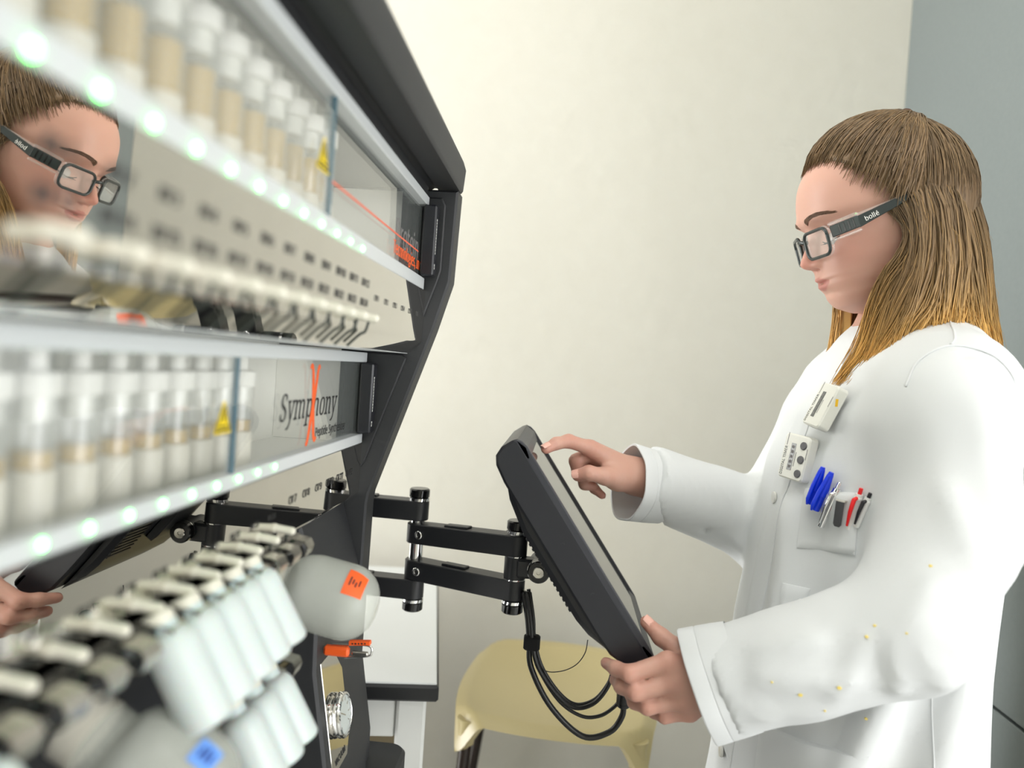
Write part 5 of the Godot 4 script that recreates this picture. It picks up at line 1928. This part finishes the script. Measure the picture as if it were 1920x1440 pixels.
func coat_seams(c: MeshInstance3D, cloth: Material) -> void:
	var pd := V(0.66, 0, -0.75)
	drape("chest_pocket", [V(0.2750, 1.1250, -0.8600), V(0.3230, 1.1320, -0.8180), V(0.2740, 1.1900, -0.8600), V(0.3220, 1.1950, -0.8180)], pd, 0.0040, 14, 16, cloth, c, func(u: float, v: float) -> float: return 0.006 * sin(u * PI) * smoothstep(0.2, 1.0, v))
	drape("side_pocket", [V(0.2250, 0.7600, -0.830), V(0.3250, 0.7600, -0.770), V(0.2350, 0.9300, -0.835), V(0.3250, 0.9420, -0.770)], V(0.35, 0, -0.94), 0.0035, 18, 24, cloth, c, func(u: float, v: float) -> float: return 0.007 * sin(u * PI) * smoothstep(0.4, 1.0, v))
	drape("button_placket", [V(0.200, 0.580, -0.885), V(0.200, 0.580, -0.925), V(0.250, 1.290, -0.880), V(0.250, 1.290, -0.915)], V(1, 0, -0.05), 0.0028, 6, 60, cloth, c)
	drape("placket_flap", [V(0.262, 1.035, -0.862), V(0.280, 1.040, -0.845), V(0.262, 1.085, -0.860), V(0.284, 1.085, -0.842)], V(0.66, 0, -0.75), 0.0036, 8, 8, cloth, c)
	var bm := mat(Color(0.86, 0.86, 0.84), 0.3)
	for k in 4:
		var p := onto_coat(V(0.15, 1.17 - 0.15 * k, -0.902), V(1, 0, 0), 0.0030)
		var g := G.new()
		rod(g, p + V(0.001, 0, 0), p - V(0.0022, 0, 0), 0.0070, 18, 0.0006)
		put(g, "button", bm, c)
	seam(c, cloth, [V(0.388, 1.060, -0.76), V(0.386, 0.930, -0.75), V(0.385, 0.780, -0.74), V(0.384, 0.640, -0.74)], V(0, 0, -1), 0.0008)
	seam(c, cloth, [V(0.418, 1.392, -0.880), V(0.400, 1.372, -0.830), V(0.388, 1.356, -0.800), V(0.378, 1.350, -0.786)], V(-0.05, -0.9, -0.4), 0.0012)
	seam(c, cloth, [V(0.330, 1.290, -0.795), V(0.345, 1.325, -0.790), V(0.378, 1.348, -0.786), V(0.415, 1.340, -0.780), V(0.440, 1.300, -0.775), V(0.452, 1.240, -0.775)], V(-0.05, -0.55, -0.8), 0.0012)
	# yellow stains
	var ym := mat(Color(0.92, 0.83, 0.45), 0.8)
	var spots := [V(0.3119, 1.0925, -0.65), V(0.2905, 1.0926, -0.65), V(0.2628, 1.0354, -0.65), V(0.2563, 1.0089, -0.65), V(0.2830, 1.0830, -0.65), V(0.2330, 1.0220, -0.65), V(0.2080, 1.0300, -0.65), V(0.3380, 1.1480, -0.65), V(0.2700, 0.9850, -0.72), V(0.2860, 0.9640, -0.72), V(0.3200, 0.9780, -0.72), V(0.3000, 0.9150, -0.72), V(0.2620, 0.9120, -0.72), V(0.2750, 0.8950, -0.72), V(0.3500, 0.9200, -0.72)]
	for i in spots.size():
		var p := onto_coat(spots[i] + V(0, 0, 0.04), V(0, 0, -1), 0.0)
		if i > 10: p.z += 0.010
		var g := G.new()
		lathe(g, [Vector2(0, -0.012 if i > 10 else -0.001), Vector2(0.0008 + 0.0004 * (i % 3), -0.012 if i > 10 else -0.001), Vector2(0.0008 + 0.0004 * (i % 3), 0.0006), Vector2(0, 0.0008)], 9, along(V(-0.15, 0, 1), p) * Transform3D(Basis.from_scale(V(1, 1, 1.3)), Vector3.ZERO))
		put(g, "stain", ym, c)

func pen(called: String, label: String, top: Vector3, tip: Vector3, r: float, m: Material, kind: String) -> void:
	var t := thing(called, label, "pen", tip, "pens in the chest pocket")
	var d := (tip - top).normalized()
	var n := V(-0.75, 0, 0.66)
	n = (n - d * d.dot(n)).normalized()
	var l := top.distance_to(tip)
	var g := G.new()
	if kind == "cap":
		lathe(g, [Vector2(0, 0), Vector2(r * 0.45, 0.0002), Vector2(r * 0.62, 0.004), Vector2(r * 0.95, l * 0.45), Vector2(r, l * 0.62), Vector2(r * 0.9, l * 0.63), Vector2(r * 0.8, l), Vector2(0, l)], 18, along(d, top))
		put(g, "pen_cap", m, t)
		g = G.new()
		tube(g, [top + d * l * 0.10 + n * r * 0.7, top + d * l * 0.5 + n * r * 1.5, top + d * l * 0.85 + n * r * 1.7, top + d * l + n * r * 1.4], [r * 0.36, r * 0.42, r * 0.42, r * 0.2], 8)
		put(g, "pen_clip", m, t, 180)
		return
	lathe(g, [Vector2(0, l * 0.16), Vector2(r, l * 0.16), Vector2(r, l * 0.24), Vector2(r * 1.12, l * 0.25), Vector2(r * 1.12, l * 0.31), Vector2(r, l * 0.32), Vector2(r * 0.95, l * 1.1), Vector2(0, l * 1.1)], 18, along(d, top))
	put(g, "barrel", M.chrome if kind == "metal" else mat(Color(0.93, 0.93, 0.92), 0.3), t)
	g = G.new()
	rod(g, top, top + d * l * 0.17, r * 0.55, 14, r * 0.15)
	put(g, "push_button", m, t)
	g = G.new()
	tube(g, [top + d * l * 0.26 + n * r * 0.6, top + d * l * 0.30 + n * r * 2.0, top + d * l * 0.62 + n * r * 2.1, top + d * l + n * r * 1.5], [r * 0.55, r * 0.62, r * 0.55, r * 0.3], 8)
	put(g, "pen_clip", m, t, 180)

func timer(label: String, at: Vector3, n: Vector3, up: Vector3, buttons: bool) -> void:
	var t := thing("digital_timer", label, "timer", at, "timers clipped to the coat")
	n = n.normalized()
	up = (up - n * n.dot(up)).normalized()
	var rt := up.cross(n)
	var B := Basis(rt, up, n)
	var shell := mat(Color(0.90, 0.90, 0.87), 0.4)
	var g := G.new()
	prism(g, rrect(0.0360, 0.0500, 0.0045, 4), -0.0070, 0.0070, 0.0016, Transform3D(B, at))
	put(g, "timer_case", shell, t, 40)
	g = G.new()
	box(g, at + n * 0.0071 - rt * 0.0030, V(0.0062, 0.0300, 0.0006), 0, B)
	var lcd := put(g, "display", mat(Color(0.42, 0.43, 0.42), 0.2), t)
	text("DIGITAL TIMER", 0.0034, at + n * 0.0071 - rt * 0.0130 - up * 0.006, up, -rt, M.ink, t, "lettering", SANS, 0.0002)
	g = G.new()
	for k in 5: box(g, at + n * 0.0075 - rt * 0.0030 + up * (-0.011 + 0.0055 * k), V(0.0034, 0.0030, 0.0002), 0, B)
	put(g, "digits", M.grey_ink, lcd)
	g = G.new()
	for k in 3: box(g, at + n * 0.0071 + rt * [0.0022, 0.0165, -0.0130][k] + up * [-0.002, 0.006, 0.0185][k], V(0.0007, [0.016, 0.012, 0.014][k], 0.0002), 0, B)
	put(g, "fine_print", M.grey_ink, t)
	if buttons:
		for k in 3:
			g = G.new()
			rod(g, at + n * 0.006 + rt * 0.0105 + up * (-0.0165 + 0.0155 * k), at + n * 0.0085 + rt * 0.0105 + up * (-0.0165 + 0.0155 * k), 0.0044, 20, 0.0006)
			put(g, "button", mat(Color(0.36, 0.36, 0.37), 0.5), t)
	else:
		g = G.new()
		box(g, at + rt * 0.0181 + up * 0.008 + n * 0.001, V(0.0003, 0.0080, 0.0030), 0, B * Basis(V(1, 0, 0), 0.4))
		put(g, "stain", mat(Color(0.95, 0.75, 0.15), 0.6), t)

func pocket_things() -> void:
	var blue := mat(Color(0.02, 0.22, 0.88), 0.28)
	var n := V(-0.75, 0, 0.66)
	pen("pen", "blue capped pen in the chest pocket, nearest the timers", V(0.2862, 1.2170, -0.8330) + n * 0.010, V(0.2790, 1.1760, -0.8400) + n * 0.011, 0.0052, blue, "cap")
	pen("pen", "blue capped pen in the chest pocket, beside the silver pen", V(0.2935, 1.2130, -0.8260) + n * 0.011, V(0.2835, 1.1710, -0.8350) + n * 0.013, 0.0054, blue, "cap")
	pen("pen", "silver push button pen in the chest pocket", V(0.3000, 1.2040, -0.8200) + n * 0.010, V(0.2890, 1.1590, -0.8300) + n * 0.010, 0.0040, M.chrome, "metal")
	pen("pen", "red clipped push button pen in the chest pocket", V(0.3160, 1.2010, -0.8060) + n * 0.009, V(0.3100, 1.1610, -0.8130) + n * 0.009, 0.0038, mat(Color(0.93, 0.10, 0.12), 0.3), "push")
	pen("pen", "black clipped push button pen beside the red pen", V(0.3220, 1.1975, -0.8000) + n * 0.007, V(0.3150, 1.1640, -0.8080) + n * 0.008, 0.0034, mat(Color(0.10, 0.10, 0.13), 0.3), "push")
	var t := thing("pocket_clip", "dark grey flat clip on the chest pocket between silver and red pens", "clip", V(0.305, 1.16, -0.82))
	var g := G.new()
	var up := V(0.10, 0.99, 0)
	up = (up - n * n.dot(up)).normalized()
	var B := Basis(up.cross(n), up, n)
	var c := V(0.3025, 1.1720, -0.8170) + n * 0.0150
	prism(g, P([-0.0042, 0.0130, 0.0042, 0.0130, 0.0042, -0.0110, 0.0025, -0.0135, -0.0025, -0.0135, -0.0042, -0.0110]), -0.0010, 0.0010, 0.0003, Transform3D(B, c))
	put(g, "clip_plate", mat(Color(0.25, 0.25, 0.26), 0.4), t)
	g = G.new()
	box(g, c + up * 0.0135 - n * 0.002, V(0.0100, 0.0022, 0.0060), 0.0004, B)
	put(g, "clip_bar", M.steel, t)
	timer("white digital timer with three grey buttons clipped to the coat front", V(0.2735, 1.2190, -0.8690) + V(-0.92, 0.2, 0.33) * 0.0100, V(-0.86, 0.12, 0.50), V(0.17, 0.985, 0.0), true)
	timer("upper white digital timer tilted under the hair, with a yellow stain", V(0.2935, 1.2755, -0.8545) + V(-0.87, 0.35, 0.33) * 0.0105, V(-0.90, 0.38, 0.20), V(0.50, 0.86, 0.0), false)
